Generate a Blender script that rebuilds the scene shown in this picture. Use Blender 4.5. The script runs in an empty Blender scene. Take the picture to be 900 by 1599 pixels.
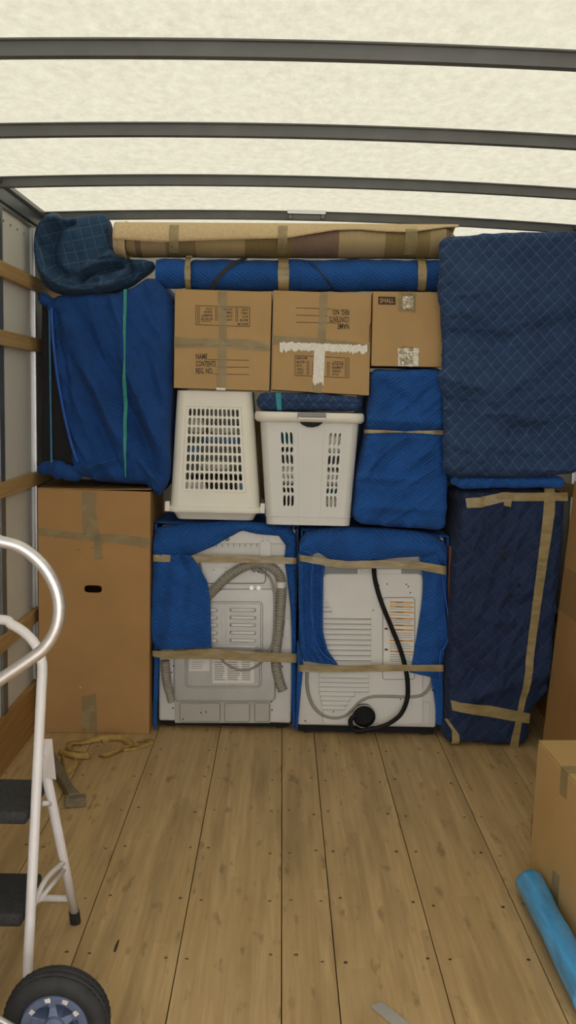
import bpy, bmesh, math, random
from mathutils import Vector, Matrix, noise
from mathutils.bvhtree import BVHTree
random.seed(7)
S = bpy.context.scene
C = S.collection

# ------------------------------------------------------------------ camera
F = 1500.0; W, H = 900.0, 1599.0; ZC = 1.53
cy = Vector((-9, 180, -F)).normalized()
cx = Vector((1, -.022, 0)); cx.z = (cx.x*cy.x + cx.y*cy.y)/-cy.z; cx.normalize()
cz = cx.cross(cy)
R3 = Matrix((cx, cy, cz))                       # camera -> world
cam = bpy.data.cameras.new('camera'); camo = bpy.data.objects.new('camera', cam); C.objects.link(camo)
cam.sensor_fit = 'VERTICAL'; cam.sensor_height = 36; cam.sensor_width = 36*W/H; cam.lens = F/H*36
cam.clip_start = .05
camo.matrix_world = Matrix.Translation((0, 0, ZC)) @ R3.to_4x4()
S.camera = camo
# ------------------------------------------------------------------ light
wd = bpy.data.worlds.new('sky'); S.world = wd; wd.use_nodes = True
bg = wd.node_tree.nodes['Background']; bg.inputs[0].default_value = (1.0, .98, .95, 1); bg.inputs[1].default_value = 1.9
sl = bpy.data.lights.new('sun', 'SUN'); sl.energy = 1.6; sl.angle = math.radians(12); sl.color = (1, .97, .9)
so = bpy.data.objects.new('sun', sl); C.objects.link(so); so.rotation_euler = (math.radians(-16), math.radians(8), 0)
S.view_settings.view_transform = 'Standard'; S.view_settings.look = 'None'
S.view_settings.exposure = 1.0; S.view_settings.gamma = 1; S.view_settings.use_curve_mapping = False

def ray(px, py): return R3 @ Vector(((px-450)/F, (799.5-py)/F, -1))
def P(px, py, Y):                               # pixel on the upright plane y = Y
    d = ray(px, py); t = Y/d.y
    return Vector((d.x*t, Y, ZC+d.z*t))
def G(px, py, z=0.0):                           # pixel on the level plane z
    d = ray(px, py); t = (z-ZC)/d.z
    return Vector((d.x*t, d.y*t, z))
def lerp(a, b, t): return a+(b-a)*t
def pl(pts, t):                                 # polyline value at t
    if t <= pts[0][0]: return pts[0][1]
    for (a, va), (b, vb) in zip(pts, pts[1:]):
        if t <= b: return lerp(va, vb, (t-a)/(b-a) if b > a else 0)
    return pts[-1][1]
def smooth_path(pts, n=6):                      # catmull-rom
    pts = [Vector(p) for p in pts]; out = []
    q = [pts[0]*2-pts[1]]+pts+[pts[-1]*2-pts[-2]]
    for i in range(1, len(q)-2):
        a, b, c, d = q[i-1:i+3]
        for k in range(n):
            t = k/n
            out.append(.5*((2*b)+(c-a)*t+(2*a-5*b+4*c-d)*t*t+(3*b-a-3*c+d)*t**3))
    out.append(pts[-1]); return out

# ------------------------------------------------------------------ materials
def nd(nt, t, **kw):
    n = nt.nodes.new(t)
    for k, v in kw.items(): setattr(n, k, v)
    return n
def mth(nt, op, a, b=None, c=None):
    n = nd(nt, 'ShaderNodeMath', operation=op)
    for i, v in enumerate((a, b, c)):
        if v is None: continue
        if isinstance(v, (int, float)): n.inputs[i].default_value = v
        else: nt.links.new(v, n.inputs[i])
    return n.outputs[0]
def mixc(nt, f, a, b):
    n = nd(nt, 'ShaderNodeMix', data_type='RGBA')
    for i, v in ((0, f), (6, a), (7, b)):
        if isinstance(v, (int, float)): n.inputs[i].default_value = v
        elif isinstance(v, tuple): n.inputs[i].default_value = (*v, 1)
        else: nt.links.new(v, n.inputs[i])
    return n.outputs[2]
def base(name, rough=.6, metal=0., spec=.5):
    m = bpy.data.materials.new(name); m.use_nodes = True; nt = m.node_tree
    b = nt.nodes['Principled BSDF']; b.inputs['Roughness'].default_value = rough
    b.inputs['Metallic'].default_value = metal; b.inputs['Specular IOR Level'].default_value = spec
    tc = nd(nt, 'ShaderNodeTexCoord')
    return m, nt, b, tc.outputs['Object']
def tex_noise(nt, co, scale, detail=4, stretch=None, rough=.55):
    if stretch:
        mp = nd(nt, 'ShaderNodeMapping'); mp.inputs['Scale'].default_value = stretch
        nt.links.new(co, mp.inputs[0]); co = mp.outputs[0]
    n = nd(nt, 'ShaderNodeTexNoise'); n.inputs['Scale'].default_value = scale; n.inputs['Detail'].default_value = detail
    n.inputs['Roughness'].default_value = rough
    nt.links.new(co, n.inputs['Vector']); return n.outputs['Fac']
def ramp(nt, f, a, b):
    n = nd(nt, 'ShaderNodeMapRange'); n.inputs[1].default_value = a; n.inputs[2].default_value = b
    nt.links.new(f, n.inputs[0]); return n.outputs[0]
def bump(nt, b, h, dist, strength=1.):
    n = nd(nt, 'ShaderNodeBump'); n.inputs['Distance'].default_value = dist; n.inputs['Strength'].default_value = strength
    nt.links.new(h, n.inputs['Height']); nt.links.new(n.outputs[0], b.inputs['Normal'])
def simple(name, col, rough=.6, metal=0., spec=.5, var=.12, scale=12, bmp=0., stretch=None, alpha=1.):
    m, nt, b, co = base(name, rough, metal, spec)
    f = tex_noise(nt, co, scale, 5, stretch)
    dark = tuple(c*(1-var) for c in col); lite = tuple(min(1, c*(1+var)) for c in col)
    nt.links.new(mixc(nt, ramp(nt, f, .3, .7), dark, lite), b.inputs['Base Color'])
    if bmp: bump(nt, b, f, bmp)
    b.inputs['Alpha'].default_value = alpha
    return m
def quilt(name, col, line, kind, s=.06, lw=.07, rough=.8, lmix=.6, puff=.0035, var=.18):
    m, nt, b, co = base(name, rough, 0, .25)
    b.inputs['Sheen Weight'].default_value = .04
    sx = nd(nt, 'ShaderNodeSeparateXYZ'); nt.links.new(co, sx.inputs[0]); x, y, z = sx.outputs
    w = tex_noise(nt, co, 5, 2)
    wz = mth(nt, 'MULTIPLY', w, .014)
    v = mth(nt, 'ADD', mth(nt, 'SUBTRACT', z, mth(nt, 'MULTIPLY', y, .3)), wz); u = mth(nt, 'ADD', x, wz)
    def lines(e):
        p = mth(nt, 'PINGPONG', e, .5)
        return mth(nt, 'LESS_THAN', p, lw), p
    if kind == 'chevron':
        zz = mth(nt, 'PINGPONG', u, .075)
        e = mth(nt, 'DIVIDE', mth(nt, 'ADD', v, mth(nt, 'MULTIPLY', zz, .75)), s)
        mask, h = lines(e)
    else:
        if kind == 'diamond':
            a1 = mth(nt, 'ADD', mth(nt, 'MULTIPLY', u, 1.05), v); a2 = mth(nt, 'SUBTRACT', mth(nt, 'MULTIPLY', u, 1.05), v)
        else:
            a1 = mth(nt, 'ADD', u, mth(nt, 'MULTIPLY', v, .3)); a2 = mth(nt, 'SUBTRACT', v, mth(nt, 'MULTIPLY', u, .2))
        m1, h1 = lines(mth(nt, 'DIVIDE', a1, s)); m2, h2 = lines(mth(nt, 'DIVIDE', a2, s))
        mask = mth(nt, 'MAXIMUM', m1, m2); h = mth(nt, 'MINIMUM', h1, h2)
    brk = ramp(nt, tex_noise(nt, co, 160, 2), .28, .5)
    mask = mth(nt, 'MULTIPLY', mth(nt, 'MULTIPLY', mask, brk), lmix)
    f = ramp(nt, tex_noise(nt, co, 7, 5), .3, .7)
    c = mixc(nt, f, tuple(k*(1-var) for k in col), tuple(k*(1+var) for k in col))
    dust = ramp(nt, tex_noise(nt, co, 38, 4), .70, .78)
    c = mixc(nt, mth(nt, 'MULTIPLY', dust, .35), c, (.18, .2, .24))
    nt.links.new(mixc(nt, mask, c, line), b.inputs['Base Color'])
    hh = mth(nt, 'ADD', mth(nt, 'POWER', mth(nt, 'MULTIPLY', h, 2.), .5), mth(nt, 'MULTIPLY', tex_noise(nt, co, 30, 3), .6))
    bump(nt, b, hh, puff)
    return m
def wood(name, c1, c2, axis=1, strips=0, stain=True, rough=.55):
    m, nt, b, co = base(name, rough, 0, .3)
    st = [22, 22, 22]; st[axis] = .9
    oi = nd(nt, 'ShaderNodeObjectInfo')
    ad = nd(nt, 'ShaderNodeVectorMath', operation='ADD'); nt.links.new(co, ad.inputs[0])
    cmb = nd(nt, 'ShaderNodeCombineXYZ')
    for i in range(3): nt.links.new(mth(nt, 'MULTIPLY', oi.outputs['Random'], 13.7+i), cmb.inputs[i])
    nt.links.new(cmb.outputs[0], ad.inputs[1]); co2 = ad.outputs[0]
    g = tex_noise(nt, co2, 3, 6, tuple(st), .6)
    c = mixc(nt, ramp(nt, g, .3, .72), c2, c1)
    if strips:
        sx = nd(nt, 'ShaderNodeSeparateXYZ'); nt.links.new(co2, sx.inputs[0])
        fx = mth(nt, 'FLOOR', mth(nt, 'DIVIDE', sx.outputs[0], strips))
        off = mth(nt, 'MULTIPLY', fx, .37)
        fy = mth(nt, 'FLOOR', mth(nt, 'ADD', mth(nt, 'DIVIDE', sx.outputs[1], 1.3), off))
        cb = nd(nt, 'ShaderNodeCombineXYZ'); nt.links.new(fx, cb.inputs[0]); nt.links.new(fy, cb.inputs[1])
        wn = nd(nt, 'ShaderNodeTexWhiteNoise', noise_dimensions='2D'); nt.links.new(cb.outputs[0], wn.inputs[0])
        c = mixc(nt, mth(nt, 'MULTIPLY', wn.outputs[0], .38), c, tuple(k*.72 for k in c2))
    if stain:
        s1 = ramp(nt, tex_noise(nt, co2, 2.6, 6, (4.5, .5, 1)), .50, .72)
        c = mixc(nt, mth(nt, 'MULTIPLY', s1, .55), c, tuple(k*.45 for k in c2))
        s2 = ramp(nt, tex_noise(nt, co2, 9, 5, (3, .8, 1)), .60, .70)
        c = mixc(nt, mth(nt, 'MULTIPLY', s2, .6), c, tuple(k*.42 for k in c2))
    nt.links.new(c, b.inputs['Base Color']); bump(nt, b, g, .0006)
    return m

MT = {}
MT['card'] = simple('cardboard', (.43, .275, .125), .75, spec=.2, var=.06, scale=5)
MT['card2'] = simple('cardboard_dark', (.37, .21, .083), .75, spec=.2, var=.08, scale=4)
MT['card3'] = simple('cardboard_side', (.46, .30, .125), .75, spec=.2, var=.06, scale=4)
MT['ink'] = simple('print_ink', (.035, .02, .012), .7, var=.3, scale=90)
MT['tape'] = simple('packing_tape', (.27, .205, .092), .32, spec=.45, var=.28, scale=16, bmp=.002, stretch=(1, 1, 3))
MT['tape_clear'] = simple('clear_tape', (.33, .27, .14), .38, spec=.35, var=.25, scale=18, bmp=.002, alpha=.55)
MT['tape_faint'] = simple('faint_tape', (.40, .26, .11), .3, var=.1, alpha=.3)
MT['tape_white'] = simple('torn_white_tape', (.72, .68, .60), .5, var=.12, scale=70, bmp=.001)
MT['blue'] = quilt('blue_quilt', (.008, .070, .285), (.07, .22, .50), 'chevron', .017, .08, lmix=.30)
MT['blue_d'] = quilt('deep_blue_quilt', (.006, .048, .20), (.04, .14, .36), 'chevron', .015, .10, lmix=.22, puff=.002)
MT['navy'] = quilt('navy_quilt', (.019, .046, .118), (.18, .245, .36), 'diamond', .058, .024, lmix=.55, puff=.004)
MT['navy2'] = quilt('dark_navy_quilt', (.011, .023, .066), (.09, .125, .21), 'diamond', .070, .020, lmix=.42, puff=.004)
MT['plaid'] = quilt('plaid_cloth', (.018, .052, .110), (.13, .21, .30), 'grid', .047, .035, lmix=.38, puff=.003)
MT['hem'] = simple('blue_binding', (.010, .075, .36), .7, var=.15, scale=30)
MT['green'] = simple('green_webbing', (.02, .24, .19), .6, var=.2, scale=50)
MT['teal'] = simple('teal_ribbon', (.01, .22, .28), .6, var=.15, scale=40)
MT['bluestrap'] = simple('blue_webbing', (.02, .13, .26), .6, var=.2, scale=50)
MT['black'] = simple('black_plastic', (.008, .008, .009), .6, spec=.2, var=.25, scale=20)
MT['rubber'] = simple('black_rubber', (.018, .018, .019), .75, var=.35, scale=30, bmp=.001)
MT['tread'] = simple('tread_mat', (.022, .022, .022), .8, var=.5, scale=120, bmp=.001)
MT['white'] = simple('white_enamel', (.63, .615, .59), .38, spec=.5, var=.03, scale=6)
MT['wpaint'] = simple('white_tube_paint', (.66, .63, .63), .38, var=.05, scale=14)
MT['plastic'] = simple('white_plastic', (.74, .71, .62), .45, var=.03, scale=5)
MT['plastic2'] = simple('grey_white_plastic', (.60, .59, .55), .42, var=.03, scale=5)
MT['steel'] = simple('galvanised_sheet', (.43, .425, .41), .40, .6, var=.07, scale=9)
MT['steel_d'] = simple('dull_sheet', (.42, .405, .37), .5, .35, var=.06, scale=9)
MT['alu'] = simple('aluminium_tube', (.62, .60, .60), .36, .85, var=.08, scale=16, stretch=(1, 1, 6))
MT['bow'] = simple('grey_roof_steel', (.115, .118, .115), .55, .25, var=.12, scale=9)
MT['rail'] = simple('rail_steel', (.16, .17, .17), .38, .6, var=.15, scale=6)
MT['silver'] = simple('bright_strip', (.65, .66, .66), .3, .7, var=.05)
MT['hose'] = simple('grey_hose', (.27, .25, .205), .55, var=.1, scale=30)
MT['grey'] = simple('grey_plastic', (.22, .225, .23), .5, var=.08)
MT['dgrey'] = simple('shadow_grey', (.20, .19, .17), .5, var=.08)  # shade of gaps, grooves and relief lines put into the colour
MT['orange'] = simple('orange_ink', (.62, .31, .06), .6, var=.1, scale=80)
MT['paper'] = simple('label_paper', (.68, .66, .62), .55, var=.04)
MT['text'] = simple('faint_print', (.30, .29, .27), .6, var=.25, scale=200)
MT['wall'] = simple('wall_panel', (.60, .585, .53), .5, var=.035, scale=3)
MT['rugback'] = simple('rug_backing', (.56, .425, .25), .9, spec=.1, var=.12, scale=90, bmp=.002)
MT['floor'] = wood('floor_planks', (.56, .40, .20), (.42, .28, .125), 1, .043)
MT['slat'] = wood('slat_wood', (.47, .315, .13), (.33, .20, .075), 1, 0, False)
MT['board'] = wood('kick_board', (.40, .23, .075), (.27, .135, .04), 1, 0, False)
MT['grey_wood'] = wood('grey_wood', (.21, .17, .115), (.13, .10, .065), 1, 0, False, .75)
MT['red_wood'] = wood('red_wood', (.17, .06, .035), (.10, .035, .02), 2, 0, False)
MT['strap'] = simple('yellow_webbing', (.36, .23, .06), .7, var=.25, scale=40)
MT['rim'] = simple('wheel_rim', (.13, .165, .26), .42, var=.15, scale=20)
MT['film'] = simple('blue_film', (.055, .29, .58), .25, spec=.8, var=.32, scale=4, bmp=.010, stretch=(6, 1.2, 6))  # lighter and darker mottling paints highlights into the film colour
MT['ground'] = simple('concrete', (.42, .40, .37), .9, var=.2, scale=30)
MT['cl_white'] = simple('cloth_white', (.60, .57, .52), .85, var=.25, scale=26, bmp=.006)
MT['cl_blue'] = simple('cloth_blue', (.12, .22, .36), .85, var=.25, scale=22, bmp=.006)
MT['cl_dark'] = simple('cloth_dark', (.035, .022, .02), .9, var=.3, scale=22, bmp=.006)
MT['cl_teal'] = simple('cloth_teal', (.01, .13, .14), .85, var=.3, scale=22, bmp=.006)
# roof: translucent fibreglass
m = bpy.data.materials.new('fibreglass_roof'); m.use_nodes = True; nt = m.node_tree; nt.nodes.remove(nt.nodes['Principled BSDF'])
co = nd(nt, 'ShaderNodeTexCoord').outputs['Object']
f1 = ramp(nt, tex_noise(nt, co, 30, 7, (1, .6, 1), .75), .28, .72); f2 = ramp(nt, tex_noise(nt, co, 3, 4), .3, .7)
col = mixc(nt, f1, (.176, .168, .133), (.25, .244, .203)); col = mixc(nt, mth(nt, 'MULTIPLY', f2, .3), col, (.235, .229, .189))
sp = ramp(nt, tex_noise(nt, co, 7, 2), .80, .86); col = mixc(nt, mth(nt, 'MULTIPLY', sp, .5), col, (.12, .11, .07))
tr = nd(nt, 'ShaderNodeBsdfTranslucent'); df = nd(nt, 'ShaderNodeBsdfDiffuse'); mx = nd(nt, 'ShaderNodeMixShader'); mx.inputs[0].default_value = .22
nt.links.new(col, tr.inputs[0]); nt.links.new(col, df.inputs[0]); nt.links.new(tr.outputs[0], mx.inputs[1]); nt.links.new(df.outputs[0], mx.inputs[2])
nt.links.new(mx.outputs[0], nt.nodes['Material Output'].inputs[0]); MT['roof'] = m
# rug: woven blocks along its length
m, nt, b, co = base('rug_blocks', .9, 0, .1)
sx = nd(nt, 'ShaderNodeSeparateXYZ'); nt.links.new(co, sx.inputs[0])
cr = nd(nt, 'ShaderNodeValToRGB'); cr.color_ramp.interpolation = 'CONSTANT'
nt.links.new(ramp(nt, sx.outputs[0], -.80, .80), cr.inputs[0])
blk = [(0, (.40, .29, .15)), (.085, (.22, .15, .10)), (.10, (.42, .31, .17)), (.165, (.25, .19, .09)), (.25, (.40, .30, .15)), (.38, (.22, .16, .07)),
       (.51, (.20, .135, .10)), (.635, (.40, .31, .17)), (.76, (.24, .18, .08)), (.88, (.34, .26, .14)), (.925, (.20, .14, .09)), (.94, (.36, .28, .15))]
e = cr.color_ramp.elements
e[0].position, e[0].color = blk[0][0], (*blk[0][1], 1); e[1].position, e[1].color = blk[1][0], (*blk[1][1], 1)
for p_, c_ in blk[2:]: k = e.new(p_); k.color = (*c_, 1)
wv = mth(nt, 'PINGPONG', mth(nt, 'MULTIPLY', sx.outputs[0], 160), .5)
nt.links.new(mixc(nt, mth(nt, 'MULTIPLY', wv, .4), cr.outputs[0], (.12, .09, .05)), b.inputs['Base Color'])
bump(nt, b, mth(nt, 'ADD', wv, tex_noise(nt, co, 150, 2)), .002); MT['rug'] = m

# ------------------------------------------------------------------ mesh tools
ORG = {}
class MB:
    def __init__(s): s.v = []; s.f = []
    def add(s, vs, fs):
        o = len(s.v); s.v += [Vector(p) for p in vs]; s.f += [tuple(i+o for i in q) for q in fs]; return s
    def box(s, x0, x1, y0, y1, z0, z1):
        return s.add([(x, y, z) for z in (z0, z1) for y in (y0, y1) for x in (x0, x1)],
                     [(0, 2, 3, 1), (4, 5, 7, 6), (0, 1, 5, 4), (2, 6, 7, 3), (0, 4, 6, 2), (1, 3, 7, 5)])
    def hexa(s, q, dy):                          # front quad (bl, br, tr, tl) pushed back by dy
        q = [Vector(p) for p in q]; k = [p+Vector((0, dy, 0)) for p in q]
        return s.add(q+k, [(0, 1, 2, 3), (7, 6, 5, 4), (0, 4, 5, 1), (1, 5, 6, 2), (2, 6, 7, 3), (3, 7, 4, 0)])
    def rbox(s, c, size, r, n=3):                # box with rounded edges
        hx, hy, hz = (k/2 for k in size); bm = bmesh.new()
        bmesh.ops.create_cube(bm, size=1)
        for v in bm.verts: v.co = Vector((v.co.x*size[0], v.co.y*size[1], v.co.z*size[2]))
        bmesh.ops.bevel(bm, geom=bm.edges[:], offset=r, segments=n, affect='EDGES', profile=.5)
        bm.verts.index_update(); c = Vector(c)
        s.add([v.co+c for v in bm.verts], [[v.index for v in f.verts] for f in bm.faces]); bm.free(); return s
    def tube(s, path, r, seg=10, cap=True, closed=False, flat=1.):
        path = [Vector(p) for p in path]; n = len(path); rs = r if callable(r) else (lambda i: r)
        o = len(s.v); up = None
        for i, p in enumerate(path):
            if closed: t = path[(i+1) % n]-path[i-1]
            else: t = path[min(i+1, n-1)]-path[max(i-1, 0)]
            t.normalize()
            if up is None:
                up = Vector((0, 0, 1)) if abs(t.z) < .9 else Vector((0, 1, 0))
            up = (up-t*up.dot(t)).normalized(); sd = t.cross(up)
            for k in range(seg):
                a = 2*math.pi*k/seg
                s.v.append(p+(up*math.cos(a)+sd*math.sin(a)*flat)*rs(i))
        m_ = n if closed else n-1
        for i in range(m_):
            for k in range(seg):
                a, b_ = o+i*seg, o+((i+1) % n)*seg
                s.f.append((a+k, a+(k+1) % seg, b_+(k+1) % seg, b_+k))
        if cap and not closed:
            s.f.append(tuple(o+k for k in reversed(range(seg)))); s.f.append(tuple(o+(n-1)*seg+k for k in range(seg)))
        return s
    def lathe(s, prof, c, axis='y', seg=32, closed=False):
        o = len(s.v); c = Vector(c); n = len(prof)
        for k in range(seg):
            a = 2*math.pi*k/seg; ca, sa = math.cos(a), math.sin(a)
            for (r, h) in prof:
                s.v.append(c+(Vector((r*ca, h, r*sa)) if axis == 'y' else Vector((r*ca, r*sa, h))))
        for k in range(seg):
            a, b_ = o+k*n, o+((k+1) % seg)*n
            for i in range(n if closed else n-1): s.f.append((a+i, b_+i, b_+(i+1) % n, a+(i+1) % n))
        return s
    def grid(s, fn, nu, nv):
        o = len(s.v)
        for j in range(nv+1):
            for i in range(nu+1): s.v.append(Vector(fn(i/nu, j/nv)))
        for j in range(nv):
            for i in range(nu):
                a = o+j*(nu+1)+i; s.f.append((a, a+1, a+nu+2, a+nu+1))
        return s
    def prism(s, pts, dy):                       # polygon in an upright plane pushed back by dy
        pts = [Vector(p) for p in pts]; n = len(pts)
        return s.add(pts+[p+Vector((0, dy, 0)) for p in pts],
                     [tuple(range(n)), tuple(reversed(range(n, 2*n)))]+[(i, n+i, n+(i+1) % n, (i+1) % n) for i in range(n)])
    def bvh(s): return BVHTree.FromPolygons(s.v, s.f)
    def build(s, name, mat, parent=None, smooth=False, solid=0, bevel=0, auto=None, subd=0):
        if parent: org = ORG[parent]
        else:
            lo = [min(v[i] for v in s.v) for i in range(3)]; hi = [max(v[i] for v in s.v) for i in range(3)]
            org = Vector(((lo[0]+hi[0])/2, (lo[1]+hi[1])/2, lo[2]))
        me = bpy.data.meshes.new(name); me.from_pydata([v-org for v in s.v], [], s.f)
        bm = bmesh.new(); bm.from_mesh(me); bmesh.ops.recalc_face_normals(bm, faces=bm.faces); bm.to_mesh(me); bm.free()
        o = bpy.data.objects.new(name, me); C.objects.link(o); ORG[o] = org
        if parent: o.parent = parent
        else: o.location = org
        me.materials.append(MT[mat] if isinstance(mat, str) else mat)
        if smooth: me.shade_smooth()
        if auto is not None:
            me.shade_smooth()
            bm = bmesh.new(); bm.from_mesh(me)
            for ed in bm.edges:
                if len(ed.link_faces) == 2 and ed.calc_face_angle(0) > math.radians(auto): ed.smooth = False
            bm.to_mesh(me); bm.free()
        if bevel:
            md = o.modifiers.new('bevel', 'BEVEL'); md.width = bevel; md.segments = 2; md.limit_method = 'ANGLE'
        if solid:
            md = o.modifiers.new('thickness', 'SOLIDIFY'); md.thickness = solid; md.offset = 0
        if subd:
            md = o.modifiers.new('subdivision', 'SUBSURF'); md.levels = md.render_levels = subd
        return o
def tag(o, label, cat, group=None):
    o['label'] = label; o['category'] = cat
    if group: o['group'] = group
    return o
def struct(o): o['kind'] = 'structure'; return o
def thing(name, loc, label, cat, group=None):
    o = bpy.data.objects.new(name, None); C.objects.link(o); o.location = loc; o.empty_display_size = .1
    ORG[o] = Vector(loc); return tag(o, label, cat, group)
def pxs(pts, Y): return [P(a, b, Y) for a, b in pts]
def rrect(x0, y0, x1, y1, r, n=4):               # rounded rectangle in pixels
    out = []
    for cx_, cy_, a0 in ((x1-r, y0+r, -90), (x1-r, y1-r, 0), (x0+r, y1-r, 90), (x0+r, y0+r, 180)):
        for k in range(n+1):
            a = math.radians(a0+90*k/n); out.append((cx_+r*math.cos(a), cy_+r*math.sin(a)))
    return out
def plate(x0, y0, x1, y1, r, Y, dy): return MB().prism(pxs(rrect(x0, y0, x1, y1, r), Y), dy)
def disc(px, py, Y, r, dy=.004, seg=12):
    c = P(px, py, Y); return MB().prism([c+Vector((r*math.cos(2*math.pi*k/seg), 0, r*math.sin(2*math.pi*k/seg))) for k in range(seg)], dy)
def loop_ridge(x0, y0, x1, y1, r, Y, rad): return MB().tube(pxs(rrect(x0, y0, x1, y1, r), Y), rad, 6, closed=True)
TXT = {}
def text_mesh(t):
    if t not in TXT:
        cu = bpy.data.curves.new('txt', 'FONT'); cu.body = t; cu.resolution_u = 2; cu.offset = .022
        ob = bpy.data.objects.new('txt', cu); C.objects.link(ob); bpy.context.view_layer.update()
        me = bpy.data.meshes.new_from_object(ob.evaluated_get(bpy.context.evaluated_depsgraph_get()))
        vs = [v.co.copy() for v in me.vertices]; fs = [tuple(p.vertices) for p in me.polygons]
        bpy.data.objects.remove(ob); bpy.data.curves.remove(cu); bpy.data.meshes.remove(me)
        x0 = min(v.x for v in vs); x1 = max(v.x for v in vs); y0 = min(v.y for v in vs); y1 = max(v.y for v in vs)
        TXT[t] = ([((v.x-x0)/(x1-x0), (v.y-y0)/(y1-y0)) for v in vs], fs)
    return TXT[t]
def put_text(mb, t, x0, y0, x1, y1, Y, flip=False, skew=.0):   # into the pixel box, upside down when flipped
    vs, fs = text_mesh(t); out = []
    for a, b_ in vs:
        if flip: a, b_ = 1-a, 1-b_
        px = lerp(x0, x1, a); out.append(P(px, lerp(y1, y0, b_)+(px-x0)*skew, Y))
    mb.add(out, fs)
def strip(mb, pts, w, Y, dy=.0008):              # a straight inked line of width w pixels
    for (a, b_), (c, d) in zip(pts, pts[1:]):
        n = Vector((-(d-b_), c-a)).normalized()*w/2
        mb.prism(pxs([(a+n.x, b_+n.y), (c+n.x, d+n.y), (c-n.x, d-n.y), (a-n.x, b_-n.y)], Y), dy)

def soft(L, R, T, B, Y0, Y1, r=.04, n=(44, 14, 44), amp=.006, sc=7., creases=(), fn=None, seed=0, wr=.008, wdir=60., wfreq=(3., 13.)):
    """A padded, rounded bundle: pixel outline L,R over v (0 bottom..1 top) and T,B over u, between depths Y0 and Y1."""
    x0, x1 = P(L[0][1], 700, Y0).x, P(R[0][1], 700, Y0).x; sx_ = abs(x1-x0)
    z1, z0 = P(450, T[0][1], Y0).z, P(450, B[0][1], Y0).z; sz_ = abs(z1-z0); sy_ = Y1-Y0
    size = Vector((sx_, sy_, sz_)); r = min(r, min(size)*.48)
    nx, ny, nz = n; idx = {}; vs = []; fs = []
    cre = []
    for (ax, ay, bx, by, w_, d_) in creases:
        a = P(ax, ay, Y0); b_ = P(bx, by, Y0); cre.append((Vector((a.x, a.z)), Vector((b_.x, b_.z)), w_, d_))
    def vert(i, j, k):
        key = (i, j, k)
        if key in idx: return idx[key]
        q = Vector((i/nx*size.x, j/ny*size.y, k/nz*size.z))
        core = Vector([min(max(q[t], r), size[t]-r) for t in range(3)]); d = q-core
        nrm = d.normalized() if d.length > 1e-9 else Vector((0, -1, 0))
        if d.length > 1e-9: q = core+nrm*r
        u, w, v = q.x/size.x, q.y/size.y, q.z/size.z
        Y = Y0+w*sy_
        px = lerp(pl(L, v), pl(R, v), u); py = lerp(pl(B, u), pl(T, u), v)
        p = P(px, py, Y0); p.y = Y
        s_ = p*sc+Vector((seed*3.1, seed*1.7, seed))
        h = amp*(noise.noise(s_)+.5*noise.noise(s_*2.3)+.25*noise.noise(s_*5))
        if nrm.y < -.2:
            ca_, sa_ = math.cos(math.radians(wdir)), math.sin(math.radians(wdir)); wa = p.x*ca_+p.z*sa_; wb = -p.x*sa_+p.z*ca_
            h += wr*((1-abs(noise.noise(Vector((wa*wfreq[0]+seed, wb*wfreq[1], seed)))))**4-.4)+wr*.4*((1-abs(noise.noise(Vector((wa*wfreq[0]*2.1, wb*wfreq[1]*2.3, seed+7)))))**4-.4)
            for (a, b_, w_, d_) in cre:
                ab = b_-a; t = max(0, min(1, (Vector((p.x, p.z))-a).dot(ab)/ab.length_squared))
                dd = (Vector((p.x, p.z))-a-ab*t).length
                h += 1.5*d_*math.exp(-(dd/w_)**2)*(.6+.4*math.sin(math.pi*t))
            if fn: h += fn(p, u, v)
        idx[key] = len(vs); vs.append(p+nrm*h); return idx[key]
    for i in range(nx):
        for k in range(nz):
            fs.append((vert(i, 0, k), vert(i+1, 0, k), vert(i+1, 0, k+1), vert(i, 0, k+1)))
            fs.append((vert(i, ny, k), vert(i, ny, k+1), vert(i+1, ny, k+1), vert(i+1, ny, k)))
        for j in range(ny):
            fs.append((vert(i, j, 0), vert(i, j+1, 0), vert(i+1, j+1, 0), vert(i+1, j, 0)))
            fs.append((vert(i, j, nz), vert(i+1, j, nz), vert(i+1, j+1, nz), vert(i, j+1, nz)))
    for j in range(ny):
        for k in range(nz):
            fs.append((vert(0, j, k), vert(0, j, k+1), vert(0, j+1, k+1), vert(0, j+1, k)))
            fs.append((vert(nx, j, k), vert(nx, j+1, k), vert(nx, j+1, k+1), vert(nx, j, k+1)))
    return MB().add(vs, fs)
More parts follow.
